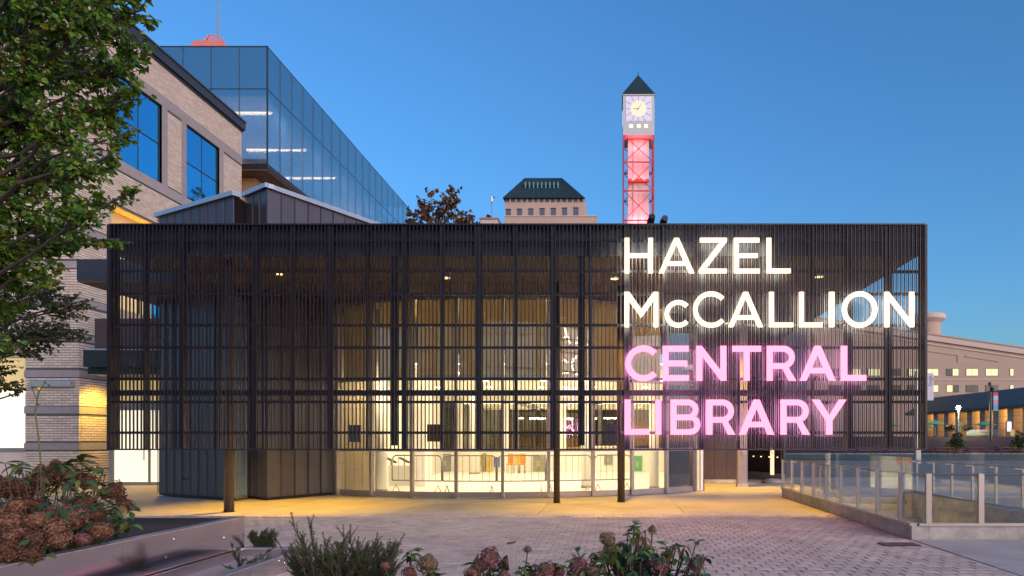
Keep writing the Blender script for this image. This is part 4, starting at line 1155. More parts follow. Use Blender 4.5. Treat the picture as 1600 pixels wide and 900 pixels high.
# ================================================================== METAL PLANTERS
def planter(label, x0, x1, y0, y1, zt, seams, fill='soil'):
    t = thing('metal_planter', ((x0 + x1) / 2, (y0 + y1) / 2, 0), label, 'planter')
    th = .05
    ys = [y0] + seams + [y1]
    for a, b in zip(ys, ys[1:]):
        BX('side_panel', M['inox'], t, x1 - th, x1, a + .001, b - .001, .002, zt)
        for _ in range(3):
            yy, zz = R.uniform(a, b), R.uniform(zt * .35, zt * .9)
            MB().lathe((0, 0, 0), [(.011, 0), (.009, .005), (.003, .008)], 10)
            MB().tube((x1, yy, zz), (x1 + .006, yy, zz), .011, .006, n=10).build('bolt', M['inox'], t)
    BX('side_panel', M['inox'], t, x0, x0 + th, y0, y1, .002, zt)
    BX('end_panel', M['inox'], t, x0 + th, x1 - th, y1 - th, y1, .002, zt)
    BX('end_panel', M['inox'], t, x0 + th, x1 - th, y0, y0 + th, .002, zt)
    BX('rim', M['zinc_trim'], t, x1 - .12, x1 + .004, y0, y1 - .11, zt + .001, zt + .012)
    BX('rim', M['zinc_trim'], t, x0, x1 + .004, y1 - .109, y1 + .004, zt + .001, zt + .012)
    BX('soil', M[fill], t, x0 + th, x1 - th, y0 + th, y1 - th, .01, max(.05, zt - .10))
    return t
planter('tall scuffed stainless planter holding the brown hydrangeas at the left', -10.0, -4.83, 3.0, 9.24, .60, [4.9, 6.94])
planter('low stainless planter beside the tall one, with a few yew sprigs', -4.80, -4.0, 3.0, 9.2, .20, [5.2, 7.4], 'gravel')
planter('low stainless planter close to the camera with pink hydrangeas', -3.20, 1.7, 2.6, 5.35, .42, [4.0])
st = at(800, 872, 4.4)
sk_ = thing('wooden_stake', (st.x, 4.4, .3), 'weathered wooden stake leaning among the pink hydrangeas', 'stake')
p0, p1 = at(812, 985, 4.4), at(799, 848, 4.4)
b = MB(); hw = .026
b.add([(p0.x - hw, 4.385, p0.z), (p0.x + hw, 4.385, p0.z), (p0.x + hw, 4.415, p0.z), (p0.x - hw, 4.415, p0.z), (p1.x - hw, 4.385, p1.z - .01), (p1.x + hw, 4.385, p1.z), (p1.x + hw, 4.415, p1.z), (p1.x - hw, 4.415, p1.z - .008)],
      [(0, 3, 2, 1), (4, 5, 6, 7), (0, 1, 5, 4), (1, 2, 6, 5), (2, 3, 7, 6), (3, 0, 4, 7)])
b.build('post', M['wood'], sk_)
tpx = b.v[4:8]
MB().add([tpx[0], tpx[1], tpx[2], tpx[3]] + [(v[0], v[1], v[2] + .008) for v in tpx], [(0, 3, 2, 1), (4, 5, 6, 7), (0, 1, 5, 4), (1, 2, 6, 5), (2, 3, 7, 6), (3, 0, 4, 7)]).build('dark_tip', M['c_brown'], sk_)

# ================================================================== CLOCK TOWER
TY = 180.0
def tz(py): return gz(py, TY)
tx0, tx1 = gx(973.5, TY), gx(1022.5, TY); tcx = (tx0 + tx1) / 2; tw = (tx1 - tx0) / 2; tyc = TY + tw
ct = thing('clock_tower', (tcx, tyc, 0), 'clock tower with pale clock box over a red-lit steel lattice', 'clock tower')
BX('clock_box', M['tower_white'], ct, tx0, tx1, TY, TY + 2 * tw, tz(211), tz(149))
BX('box_cornice', M['tower_white'], ct, tx0 - .2, tx1 + .2, TY - .2, TY + 2 * tw + .2, tz(149), tz(147.5))
rf = MB(); zr0, zr1 = tz(147.5), gz(117, TY + tw); e_ = tw + .25
rf.add([(tcx - e_, tyc - e_, zr0), (tcx + e_, tyc - e_, zr0), (tcx + e_, tyc + e_, zr0), (tcx - e_, tyc + e_, zr0), (tcx, tyc, zr1)], [(3, 2, 1, 0), (0, 1, 4), (1, 2, 4), (2, 3, 4), (3, 0, 4)])
ro = rf.build('roof', M['green_roof'], ct)
for k in range(-5, 6):
    fx = k / 6 * e_
    tt = 1 - abs(fx) / e_
    MB().tube((tcx + fx, tyc - e_, zr0 + .02), (tcx + fx, tyc - e_ + tt * e_, zr0 + tt * (zr1 - zr0)), .05, n=4).build('roof_seam', M['green_rib'], ro)
MB().tube((tcx, tyc, zr1 - .1), (tcx, tyc, zr1 + .7), .07, n=6).build('finial', M['frame_dark'], ro)
BX('roof_vent', M['frame_dark'], ro, tcx - .18, tcx + .18, tyc - e_ * .52, tyc - e_ * .40, tz(132.5), tz(130))
cf = BX('clock_face', M['clock_face'], ct, gx(978, TY), gx(1018, TY), TY - .06, TY - .001, tz(189), tz(151))
cc = at(997.5, 170, TY)
MB().tube((cc.x, TY - .10, cc.z), (cc.x, TY - .061, cc.z), 12.5 * TY / F, n=40).build('clock_disc', M['clock_disc'], cf)
for k in range(12):
    a = k * PI / 6; r0, r1 = 12.8 * TY / F, (19.3 / max(abs(math.cos(a)), abs(math.sin(a)))) * TY / F
    MB().tube((cc.x + r0 * math.cos(a), TY - .07, cc.z + r0 * math.sin(a)), (cc.x + min(r1, 4.3) * math.cos(a), TY - .07, cc.z + min(r1, 4.3) * math.sin(a)), .05, n=4).build('hour_mark', M['ink'], cf)
MB().tube((cc.x - .4, TY - .14, cc.z - .5), (cc.x + .9, TY - .14, cc.z + 1.35), .06, .035, n=4).build('clock_hand', M['ink'], cf)
MB().tube((cc.x + .2, TY - .15, cc.z), (cc.x - 1.2, TY - .15, cc.z + .05), .06, .04, n=4).build('clock_hand', M['ink'], cf)
for px in (986, 998, 1009.5):
    BX('small_window', M['lit_white'], ct, gx(px - 2.8, TY), gx(px + 2.8, TY), TY - .05, TY - .001, tz(199.5), tz(194.5))
BX('side_clock', M['lit_white'], ct, tx0 - .06, tx0 - .001, tyc - 1.2, tyc + 1.2, tz(184), tz(166))
levels = [211, 253, 298, 344, 400, 456, 512, 568, 624, 688]
def zl_(p): return max(0, tz(p))
for sx in (-1, 1):
    for sy in (-1, 1):
        MB().box(tcx + sx * (tw - .16) - .16, tcx + sx * (tw - .16) + .16, tyc + sy * (tw - .16) - .16, tyc + sy * (tw - .16) + .16, 0, tz(211.2)).build('corner_leg', M['red_steel'], ct)
for a, b in zip(levels, levels[1:]):
    z1, z0 = zl_(a), zl_(b)
    for sy in (-1, 1):
        y = tyc + sy * (tw - .16)
        BX('cross_beam', M['red_steel'], ct, tx0 + .33, tx1 - .33, y - .14, y + .14, z0 - .14, z0 + .14)
        for s1 in (-1, 1):
            MB().tube((tcx - s1 * (tw - .3), y, z0), (tcx + s1 * (tw - .3), y - .01 * s1, z1), .10, n=6).build('brace', M['red_steel'], ct)
    for sx in (-1, 1):
        x = tcx + sx * (tw - .16)
        BX('cross_beam', M['red_steel'], ct, x - .13, x + .13, TY + .33, TY + 2 * tw - .33, z0 - .13, z0 + .13)
        for s1 in (-1, 1):
            MB().tube((x, tyc - s1 * (tw - .3), z0), (x, tyc + s1 * (tw - .3), z1), .09, n=6).build('brace', M['red_steel'], ct)
cw2 = 16.5 * TY / F
for i in range(4):
    x0 = tcx - cw2 + i * cw2 / 2
    BX('core_panel', M['core'], ct, x0 + .02, x0 + cw2 / 2 - .02, tyc - cw2 * .75 + (.25 if i in (0, 3) else 0), tyc + cw2 * .75, 0, tz(212.5))
BX('platform', M['red_steel'], ct, tcx - cw2 * 1.02, tcx + cw2 * 1.02, tyc - cw2 * 1.15, tyc - cw2 * .75 - .01, tz(281), tz(277))
for py, e in ((225, 260), (276, 420), (340, 520)):
    for dx in (-.9, .9):
        lamp('red_floodlight', 'POINT', (tcx + dx * 1.5, TY + .8, tz(py) - .2), e * .5, (1.0, .06, .07), .3, ct)

# ================================================================== OFFICE BLOCK WITH HIPPED ROOF
OY = 150.0
def oz(py): return gz(py, OY)
of = thing('office_block', (gx(860, OY), OY + 8, 0), 'pinkish stone office block with dark green hipped roof behind the trees', 'building')
BX('lower_wall', M['pink_stone'], of, gx(788, OY), gx(933, OY), OY, OY + 22, 0, oz(337.5))
BX('upper_wall', M['pink_stone'], of, gx(788, OY) + .1, gx(915, OY), OY + .25, OY + 18, oz(337.4), oz(315.5))
BX('ledge', M['hall_trim'], of, gx(787.5, OY), gx(934, OY), OY - .15, OY - .01, oz(338.5), oz(337))
for k in range(7):
    pc = 794 + 17.6 * k
    wv = BX('window', M['grey_win'], of, gx(pc - 3.7, OY), gx(pc + 4.2, OY), OY + .2, OY + .249, oz(336.8), oz(327 - k * .4))
    BX('window_head', M['frame_dark'], wv, gx(pc - 3.9, OY), gx(pc + 4.4, OY), OY + .1, OY + .199, oz(327 - k * .4), oz(326 - k * .4))
for k in range(14):
    a = 789 + k * 8.9
    BX('clerestory_pane', M['grey_win'], of, gx(a, OY), gx(a + 6.6, OY), OY + .3, OY + .5, oz(315.4), oz(310.5))
    BX('clerestory_pier', M['hall_trim'], of, gx(a + 6.7, OY), gx(a + 8.8, OY), OY + .25, OY + .5, oz(315.4), oz(310.2))
rx0, rx1, ez = gx(786, OY), gx(914, OY), oz(310)
rg0, rg1, rz_ = gx(822, OY + 9), gx(880, OY + 9), gz(286, OY + 9)
rf = MB().add([(rx0, OY - .5, ez), (rx1, OY - .5, ez), (rx1, OY + 19, ez), (rx0, OY + 19, ez), (rg0, OY + 6, rz_), (rg1, OY + 6, rz_), (rg1, OY + 12, rz_), (rg0, OY + 12, rz_)],
              [(3, 2, 1, 0), (0, 1, 5, 4), (1, 2, 6, 5), (2, 3, 7, 6), (3, 0, 4, 7), (4, 5, 6, 7)])
ro = rf.build('roof', M['green_roof'], of)
for k in range(1, 26):
    f = k / 26
    xb = rx0 + (rx1 - rx0) * f; xt = rg0 + (rg1 - rg0) * f
    MB().tube((xb, OY - .52, ez + .04), (xt, OY + 5.98, rz_ + .04), .06, n=4).build('roof_rib', M['green_rib'], ro)
for k in range(9):
    f = .08 + k * .105
    xt = rg0 + (rg1 - rg0) * f
    BX('roof_vent', mat('pale_green_vent', (.12, .26, .26), .5) if k == 0 else bpy.data.materials['pale_green_vent'], ro, xt - .12, xt + .12, OY + 2.2, OY + 3.4, rz_ - 3.6, rz_ - 2.2)

# mast left of the office
my = 62.0
mp_ = at(768.5, 345, my)
ms = thing('lamp_mast', (mp_.x, my, 0), 'thin mast with white and red tip between the russet tree and the office block', 'mast')
MB().tube((mp_.x, my, 0), (mp_.x, my, gz(308, my)), .06, .045, n=8).build('pole', M['c_grey'], ms)
MB().tube((mp_.x, my, gz(315, my)), (mp_.x, my, gz(307, my)), .07, n=8).build('white_band', M['white'], ms)
MB().tube((mp_.x, my, gz(317, my)), (mp_.x, my, gz(315.2, my)), .075, n=8).build('red_band', M['c_red'], ms)
MB().path([(mp_.x, my, gz(308.5, my)), (mp_.x + .2, my, gz(307.5, my)), (mp_.x + .28, my, gz(309.5, my))], .035, 6).build('camera_arm', M['frame_dark'], ms)
ub_ = thing('rooftop_unit', (gx(766, 34), 33.5, 6.25), 'small pale rooftop unit just above the screen edge by the mast', 'vent')
BX('casing', M['hall_trim'], ub_, gx(757, 32.6), gx(783, 32.6), 31.6, 32.6, 6.252, gz(346.8, 32.0) if gz(346.8, 32.0) > 6.3 else 6.9)
BX('lid', M['alu'], ub_, gx(757, 32.6) - .05, gx(783, 32.6) + .05, 31.55, 32.65, (gz(346.8, 32.0) if gz(346.8, 32.0) > 6.3 else 6.9), (gz(346.8, 32.0) if gz(346.8, 32.0) > 6.3 else 6.9) + .06)

# ================================================================== BEIGE HALL AT THE RIGHT
HY = 165.0
def hz_(py): return gz(py, HY)
def hx_(px): return gx(px, HY)
ha = thing('beige_hall', (hx_(1470), HY + 10, 0), 'large beige hall with sloping roofline and rows of lit windows at the right', 'building')
def roofy(px): return 523 + (px - 1450) * 22 / 150
def slope_part(name, m, p0, p1, dy0, dy1, yf, yb, th=0):
    vs = []
    for Y_ in (yf, yb):
        for px in (p0, p1):
            vs += [(hx_(px), Y_, hz_(roofy(px) + dy0)), (hx_(px), Y_, hz_(roofy(px) + dy1))]
    MB().add(vs, [(0, 2, 3, 1), (4, 5, 7, 6), (0, 1, 5, 4), (2, 6, 7, 3), (1, 3, 7, 5), (0, 4, 6, 2)]).build(name, m, ha)
p0, p1 = 1262, 1680
vs = [(hx_(p0), HY, 0), (hx_(p1), HY, 0), (hx_(p1), HY, hz_(roofy(p1) + 9)), (hx_(p0), HY, hz_(roofy(p0) + 9))]
MB().add(vs + [(v[0], HY + 25, v[2]) for v in vs], [(0, 1, 2, 3), (7, 6, 5, 4), (0, 4, 5, 1), (1, 5, 6, 2), (2, 6, 7, 3), (3, 7, 4, 0)]).build('wall', M['hall'], ha)
slope_part('parapet', M['hall_trim'], p0 - 1, p1, 0, 8.9, HY - .5, HY + 25)
slope_part('parapet_cap', M['pink_stone'], p0 - 2, p1, -2, -.1, HY - .7, HY + 25)
slope_part('wall_moulding', M['hall_trim'], p0, p1, 13, 15, HY - .2, HY - .01)
for a, b in ((1448, 1497), (1509, 1559), (1386, 1436), (1324, 1374)):
    slope_part('recess_trim', M['pink_stone'], a, b, 24, 26, HY - .16, HY - .01)
    BX('recess_trim', M['pink_stone'], ha, hx_(b - 1.2), hx_(b), HY - .15, HY - .01, hz_(566), hz_(roofy(b) + 24))
BX('floor_band', M['hall_trim'], ha, hx_(p0), hx_(p1), HY - .12, HY - .01, hz_(594), hz_(592.5))
cols_ = [(1449, 1466), (1479, 1497.5), (1509.5, 1528), (1540, 1559), (1578, 1583.5), (1418, 1436), (1387, 1406), (1356, 1375), (1326, 1345), (1296, 1315)]
lit = {(0, 0), (1, 0), (2, 0), (3, 0), (4, 0), (0, 1), (4, 1), (5, 0), (7, 0), (8, 0)}
for i, (a, b) in enumerate(cols_):
    for j, (y0, y1) in enumerate(((576.5, 587), (602, 612.5))):
        m_ = M['lit_win'] if (i, j) in lit else M['dark_win']
        wv = BX('window', M['frame_dark'], ha, hx_(a - .6), hx_(b + .6), HY - .06, HY - .005, hz_(y1 + .5), hz_(y0 - .5))
        nn = 1 if b - a < 8 else 2
        for k in range(nn):
            u0 = a + (b - a) * k / nn + .2; u1 = a + (b - a) * (k + 1) / nn - .2
            mm = m_
            if (i, j) == (1, 0) and k == 0: mm = M['dark_win']
            if (i, j) == (1, 1) and k == 0: mm = M['lit_win']
            BX('pane', mm, wv, hx_(u0), hx_(u1), HY - .09, HY - .061, hz_(y1), hz_(y0))
dY = HY + 12; dcx = gx(1446, HY + 12)
dr_ = thing('round_drum', (dcx, dY, 20), 'round beige drum with overhanging cap rising from the hall roof', 'drum')
sc_ = (dY) / F
MB().lathe((dcx, dY, gz(530, dY)), [(22 * sc_, 0), (22 * sc_, gz(506, dY) - gz(530, dY))], 32).build('drum_wall', M['hall'], dr_)
MB().lathe((dcx, dY, gz(506, dY)), [(22 * sc_, 0), (29 * sc_, .9), (29 * sc_, 2.0), (27 * sc_, 2.2)], 32).build('cap', M['hall_trim'], dr_)

# ================================================================== COLONNADE WITH GREEN ROOF
ca, cb = Vector((gx(1428, 150), 150.0)), Vector((gx(1665, 106), 106.0))
TZ = 2.3
co = thing('colonnade', ((ca + cb) / 2).to_3d() + Vector((0, 0, TZ)), 'low stone colonnade with long dark green metal roof at the far side of the square', 'colonnade')
dv = (cb - ca); Lc = dv.length; dn = dv / Lc; nv = Vector((-dn.y, dn.x))     # to the back right
if nv.x < 0: nv = -nv
EZ, RZ = 7.5, 11.0
def cpt(s, off): return ca + dn * s + nv * off
def quadprism(p, q, r, s_, dz):
    a = [Vector(v) for v in (p, q, r, s_)]
    return MB().add(a + [v - Vector((0, 0, dz)) for v in a], [(0, 1, 2, 3), (7, 6, 5, 4), (0, 4, 5, 1), (1, 5, 6, 2), (2, 6, 7, 3), (3, 7, 4, 0)])
ro = quadprism(cpt(-2, -1).to_3d() + Vector((0, 0, EZ)), cpt(Lc + 2, -1).to_3d() + Vector((0, 0, EZ)), cpt(Lc + 2, 5.5).to_3d() + Vector((0, 0, RZ)), cpt(-2, 5.5).to_3d() + Vector((0, 0, RZ)), .3).build('roof', M['green_roof'], co)
for k in range(60):
    s = -2 + (Lc + 4) * (k + .5) / 60
    a = cpt(s, -1.02); b = cpt(s, 5.5)
    MB().tube((a.x, a.y, EZ + .03), (b.x, b.y, RZ + .03), .045, n=4, caps=False).build('roof_rib', M['green_rib'], ro)
MB().wallbox(cpt(-2, -1.03), cpt(Lc + 2, -1.03), .08, EZ - .45, EZ - .02, off=0).build('eave_fascia', M['frame_dark'], co)
MB().wallbox(cpt(-2, 5.2), cpt(Lc + 2, 5.2), .5, TZ, RZ - .5, off=0).build('back_wall', M['hall'], co)
nc = 12
for k in range(nc):
    s = 1.0 + (Lc - 2) * k / (nc - 1)
    c = cpt(s, .6)
    for j in range(4):
        zz = TZ + j * 1.18
        MB().obox((c.x, c.y, zz + .57), (1.55, 1.55, 1.12), math.atan2(dn.y, dn.x)).build('column_block', M['hall'], co)
        MB().obox((c.x, c.y, zz + 1.155), (1.48, 1.48, .05), math.atan2(dn.y, dn.x)).build('column_joint', M['mortar'], co)
    if k % 2 == 1:
        q = cpt(s + 1.9, 3.2)
        lamp('colonnade_light', 'POINT', (q.x, q.y, 6.0), 170, (1, .58, .18), .25, co)
MB().wallbox(cpt(-2, 0), cpt(Lc + 2, 0), 1.2, TZ + 4.75, EZ - .05, off=0).build('lintel', M['hall'], co)
for k in range(5):
    c = cpt(3.0 + k * 9, 3.9)
    MB().obox((c.x, c.y, 6.2), (1.6, .2, .9), math.atan2(dn.y, dn.x)).build('lit_panel', M['lit_white'], co)

# ================================================================== THINGS ON THE SQUARE
def picnic(px, Y, label):
    x = gx(px, Y); z0 = .02
    t = thing('picnic_table', (x, Y, z0), label, 'picnic table', 'red picnic tables')
    BX('table_top', M['red_wood'], t, x - 1.15, x + 1.15, Y - .38, Y + .38, z0 + .74, z0 + .80)
    for s in (-1, 1): BX('bench', M['red_wood'], t, x - 1.15, x + 1.15, Y + s * .75 - .14, Y + s * .75 + .14, z0 + .43, z0 + .48)
    for sx in (-1, 1):
        xx = x + sx * .75
        for s in (-1, 1):
            MB().tube((xx - sx * .0, Y + s * .18, z0 + .735), (xx + sx * .28, Y + s * .8, z0), .055, n=6).build('leg', M['red_wood'], t)
        BX('cross_rail', M['red_wood'], t, xx - .04 + sx * .13, xx + .04 + sx * .13, Y - .85, Y + .85, z0 + .36, z0 + .428)
        MB().tube((xx + sx * .1, Y, z0 + .4), (x + sx * .15, Y, z0 + .735), .04, n=6).build('diagonal_brace', M['red_wood'], t)
for px, lab in ((1473, 'red wooden picnic table nearest the screen edge'), (1523.5, 'middle red wooden picnic table right of the dark planter bush'), (1571.5, 'rightmost red wooden picnic table on the square'),
                (1398, 'red wooden picnic table seen under the screen, closest left of its end'), (1352, 'red wooden picnic table seen under the screen, second from its end'), (1306, 'red wooden picnic table seen under the screen, third from its end')):
    picnic(px, 85.5, lab)
def umbrella(px, py, hwp, Y, label):
    c = at(px, py, Y); r = hwp * Y / F
    t = thing('patio_umbrella', (c.x, Y, TZ), label, 'umbrella', 'green patio umbrellas')
    b = MB(); N = 8; z0 = c.z - r * .32
    vs = [(c.x + r * math.cos(2 * PI * i / N), Y + r * math.sin(2 * PI * i / N), z0) for i in range(N)] + [(c.x, Y, c.z + r * .08)]
    vs += [(v[0], v[1], v[2] - .04) for v in vs]
    b.add(vs, [(i, (i + 1) % N, N) for i in range(N)] + [((i + 1) % N + N + 1, i + N + 1, 2 * N + 1) for i in range(N)] + [(i, i + N + 1, (i + 1) % N + N + 1, (i + 1) % N) for i in range(N)])
    b.build('canopy', M['umbrella'], t)
    MB().tube((c.x, Y, TZ), (c.x, Y, c.z + r * .18), .04, n=8).build('pole', M['hall_trim'], t)
    MB().lathe((c.x, Y, TZ), [(.35, 0), (.35, .08), (.06, .12)], 12).build('base', M['frame_dark'], t)
for px, py, hw, lab in ((1461, 658, 15, 'green patio umbrella with its left half behind the screen end post'), (1448, 665, 11, 'low green patio umbrella nearest the screen end post'),
                        (1500, 662, 10, 'small green patio umbrella just right of the bright street lamp'), (1540, 658.5, 16, 'large green patio umbrella above the white fence banner'),
                        (1395, 662, 13, 'green patio umbrella seen dimly through the screen')):
    umbrella(px, py, hw, 112.0, lab)
# street lamp
LYy = 104.5; lp = at(1497.5, 637, LYy)
sl_ = thing('street_lamp', (lp.x, LYy, 2.25), 'brightly lit street lamp on a pale pole in front of the colonnade', 'street lamp')
MB().tube((lp.x, LYy, 2.26), (lp.x, LYy, lp.z - .3), .13, .10, n=12).build('pole', M['c_grey'], sl_)
MB().lathe((lp.x, LYy, lp.z - .3), [(.14, 0), (.24, .12), (.26, .3), (.2, .5), (.1, .56)], 14).build('globe', mat('lit_lamp_globe', (.9, .85, .7), .4, emit=(1, .85, .55), es=40), sl_, smooth=True)
MB().lathe((lp.x, LYy, lp.z + .262), [(.28, 0), (.28, .05), (.1, .12)], 14).build('cap', M['alu'], sl_)
lamp('street_lamp_light', 'POINT', (lp.x - .1, LYy - .5, lp.z), 330, (1, .82, .5), .3, sl_)
# dark mast with banners
bpx = at(1548, 640, 100)
bm = thing('banner_mast', (bpx.x, 100, 1.6), 'dark mast with a small colourful banner in front of the colonnade roof', 'mast')
MB().tube((bpx.x, 100, 1.6), (bpx.x, 100, gz(600, 100)), .16, .12, n=10).build('pole', M['frame_dark'], bm)
for py, dx in ((604, -.25), (612, .2), (618, -.3)): MB().lathe((bpx.x + dx, 99.8, gz(py, 100)), [(.14, 0), (.2, .1), (.2, .5), (.12, .6)], 10).build('spotlight_head', M['black'], bm)
for (a, b_, cn) in ((613, 618, 'red'), (618.2, 625, 'teal'), (625.2, 633, 'pink'), (633.2, 642, 'blue')):
    BX('banner', mat('banner_' + cn, {'red': (.5, .06, .08), 'teal': (.4, .5, .55), 'pink': (.5, .25, .4), 'blue': (.1, .35, .5)}[cn], .7), bm, gx(1552.5, 100), gx(1559.5, 100), 99.98, 100.02, gz(b_, 100), gz(a, 100))
for py in (613, 642): BX('banner_arm', M['frame_dark'], bm, bpx.x, gx(1560, 100), 99.97, 100.03, gz(py, 100) - (.02 if py == 642 else -.002), gz(py, 100) + (.04 if py == 613 else -.002))
# stage banner
gY = 50.0; gp = gx(1434, gY)
sb_ = thing('stage_banner', (gp, gY, 0), 'pale grey vertical banner reading Stage beside the end of the screen', 'banner')
BX('pole', M['zinc_trim'], sb_, gp - .16, gp + .16, gY - .16, gY + .16, 0, gz(580, gY))
BX('banner_cloth', M['banner'], sb_, gp + .161, gx(1458.5, gY), gY - .02, gY + .02, gz(625.5, gY), gz(583, gY))
tc_ = bpy.data.curves.new('lettering', 'FONT'); tc_.body = 'Stage'; tc_.size = 8.2 * gY / F; tc_.extrude = .004; tc_.align_x = 'LEFT'
tob = bpy.data.objects.new('tmp', tc_); col.objects.link(tob)
me = bpy.data.meshes.new_from_object(tob.evaluated_get(bpy.context.evaluated_depsgraph_get())); bpy.data.objects.remove(tob)
me.materials.clear(); me.materials.append(M['banner_ink'])
inst('lettering', me, (gx(1455.8, gY), gY - .026, gz(604, gY)), sb_, rot=(PI / 2, -PI / 2, 0))
# fence banner, bin, kiosk, baskets, planters on the terrace
fY = 106.0
fb = thing('fence_banner', (gx(1531, fY), fY, 2.26), 'white and green printed banner on a low fence under the large umbrella', 'banner')
xA, xB = gx(1510, fY), gx(1552, fY)
BX('sheet', M['hall_trim'], fb, xA, xB, fY - .03, fY, gz(681, fY), gz(671.5, fY))
BX('green_border', mat('banner_green', (.16, .36, .06), .7), fb, xA, xB, fY - .036, fY - .031, gz(681, fY), gz(678.8, fY))
BX('grey_panel', mat('banner_grey_print', (.3, .38, .45), .7), fb, xA + .3, xA + 1.5, fY - .036, fY - .031, gz(678.5, fY), gz(672.5, fY))
BX('print_line', M['banner_ink'], fb, xA + 2.0, xB - .5, fY - .036, fY - .031, gz(676, fY), gz(674.5, fY))
for xx in (xA, (xA + xB) / 2, xB): BX('fence_post', M['frame_dark'], fb, xx - .04, xx + .04, fY + .001, fY + .08, 2.255, gz(671, fY))
bnx = gx(1556, 105)
bn = thing('litter_bin', (bnx, 105, 2.25), 'dark round litter bin at the right end of the fence banner', 'bin')
MB().lathe((bnx, 105, 2.255), [(.40, 0), (.44, .1), (.44, 1.0), (.40, 1.1)], 16).build('drum', M['c_navy'], bn)
MB().lathe((bnx, 105, 3.356), [(.46, 0), (.46, .1), (.2, .3)], 16).build('lid', M['frame_dark'], bn)
kx = gx(1576.5, 108)
kk = thing('info_kiosk', (kx, 108, 2.3), 'glowing purple information screen standing among the colonnade columns', 'kiosk')
BX('screen', M['kiosk'], kk, kx - .32, kx + .32, 107.9, 107.95, gz(674, 108), gz(659, 108))
BX('casing', M['frame_dark'], kk, kx - .42, kx + .42, 107.951, 108.15, 2.3, gz(657.5, 108))
kx = gx(1581.5, 104.5)
yb_ = thing('sandwich_board', (kx, 104.5, 2.25), 'small yellow sign board right of the purple screen', 'sign')
BX('board', M['c_yel'], yb_, kx - .28, kx + .28, 104.4, 104.45, 2.45, gz(671, 104.5))
BX('base', M['c_grey'], yb_, kx - .3, kx + .3, 104.3, 104.6, 2.26, 2.449)

def leafblob(b, c, rad, n, size, rr, flat=1.0):
    for _ in range(n):
        while True:
            v = Vector((rr.uniform(-1, 1), rr.uniform(-1, 1), rr.uniform(-1, 1)))
            if .15 < v.length < 1: break
        v = v.normalized() * (v.length ** .5)
        p = Vector((c[0] + v.x * rad[0], c[1] + v.y * rad[1], c[2] + v.z * rad[2]))
        leaf(b, p, Vector((rr.uniform(-1, 1), rr.uniform(-1, 1), rr.uniform(-1, .6))), size * rr.uniform(.6, 1.25), rr)
def leaf(b, p, d, L, rr, wd=.32, six=False):
    d = d.normalized() if d.length > .01 else Vector((0, 0, -1))
    s = d.cross(Vector((rr.uniform(-1, 1), rr.uniform(-1, 1), rr.uniform(-1, 1))))
    if s.length < .05: s = d.orthogonal()
    s.normalize(); n = d.cross(s)
    w_ = L * wd
    if six:
        b.add([p, p + d * L * .35 + s * w_ + n * w_ * .35, p + d * L * .72 + s * w_ * .62 + n * w_ * .2, p + d * L - n * L * .08, p + d * L * .72 - s * w_ * .62 + n * w_ * .2, p + d * L * .35 - s * w_ + n * w_ * .35],
              [(0, 1, 2, 3), (0, 3, 4, 5)])
    else:
        b.add([p, p + d * L * .45 + s * w_ + n * w_ * .3, p + d * L, p + d * L * .45 - s * w_ + n * w_ * .3], [(0, 1, 2), (0, 2, 3)])
for px, lab in ((1485, 'hanging flower basket left of the street lamp pole'), (1511, 'hanging flower basket right of the street lamp pole')):
    c = at(px, 668, LYy)
    t = thing('flower_basket', (c.x, LYy, c.z - .6), lab, 'flower basket', 'hanging baskets by the street lamp')
    b = MB(); rr = random.Random(px); leafblob(b, (c.x, LYy, c.z), (.72, .6, .42), 260, .3, rr); b.build('foliage', M['leaf_dark'], t, kind='stuff')
    b = MB(); leafblob(b, (c.x, LYy, c.z + .15), (.7, .6, .35), 50, .2, rr); b.build('blossoms', M['floret_pink'], t, kind='stuff')
    MB().tube((c.x, LYy, c.z + .35), (lp.x, LYy, c.z + 1.5), .03, n=6).build('arm', M['frame_dark'], t)
for px, Y_, r, h, lab in ((1494, 90.5, 1.1, 1.25, 'dark bushy planter between the first two picnic tables'), (1592, 93.0, 1.1, 1.2, 'dark bushy planter at the right edge behind the last picnic table')):
    x = gx(px, Y_)
    t = thing('planter_bush', (x, Y_, .02), lab, 'planter', 'bushy planters on the square')
    MB().lathe((x, Y_, .02), [(.55, 0), (.7, .45), (.75, .6), (.65, .62)], 16).build('pot', M['c_brown'], t)
    b = MB(); rr = random.Random(px)
    leafblob(b, (x, Y_, .7 + h * .45), (r * .85, r * .8, h * .5), 700, .34, rr); leafblob(b, (x + .2, Y_, .9 + h), (.5, .5, .75), 120, .4, rr)
    b.build('foliage', M['leaf_dark'], t, kind='stuff')
    b = MB(); leafblob(b, (x - .9, Y_ - .3, .75), (.45, .5, .6), 160, .28, rr); b.build('yellow_green_shoots', mat('lime_leaves_%d' % px, (.13, .15, .02), .6), t, kind='stuff')

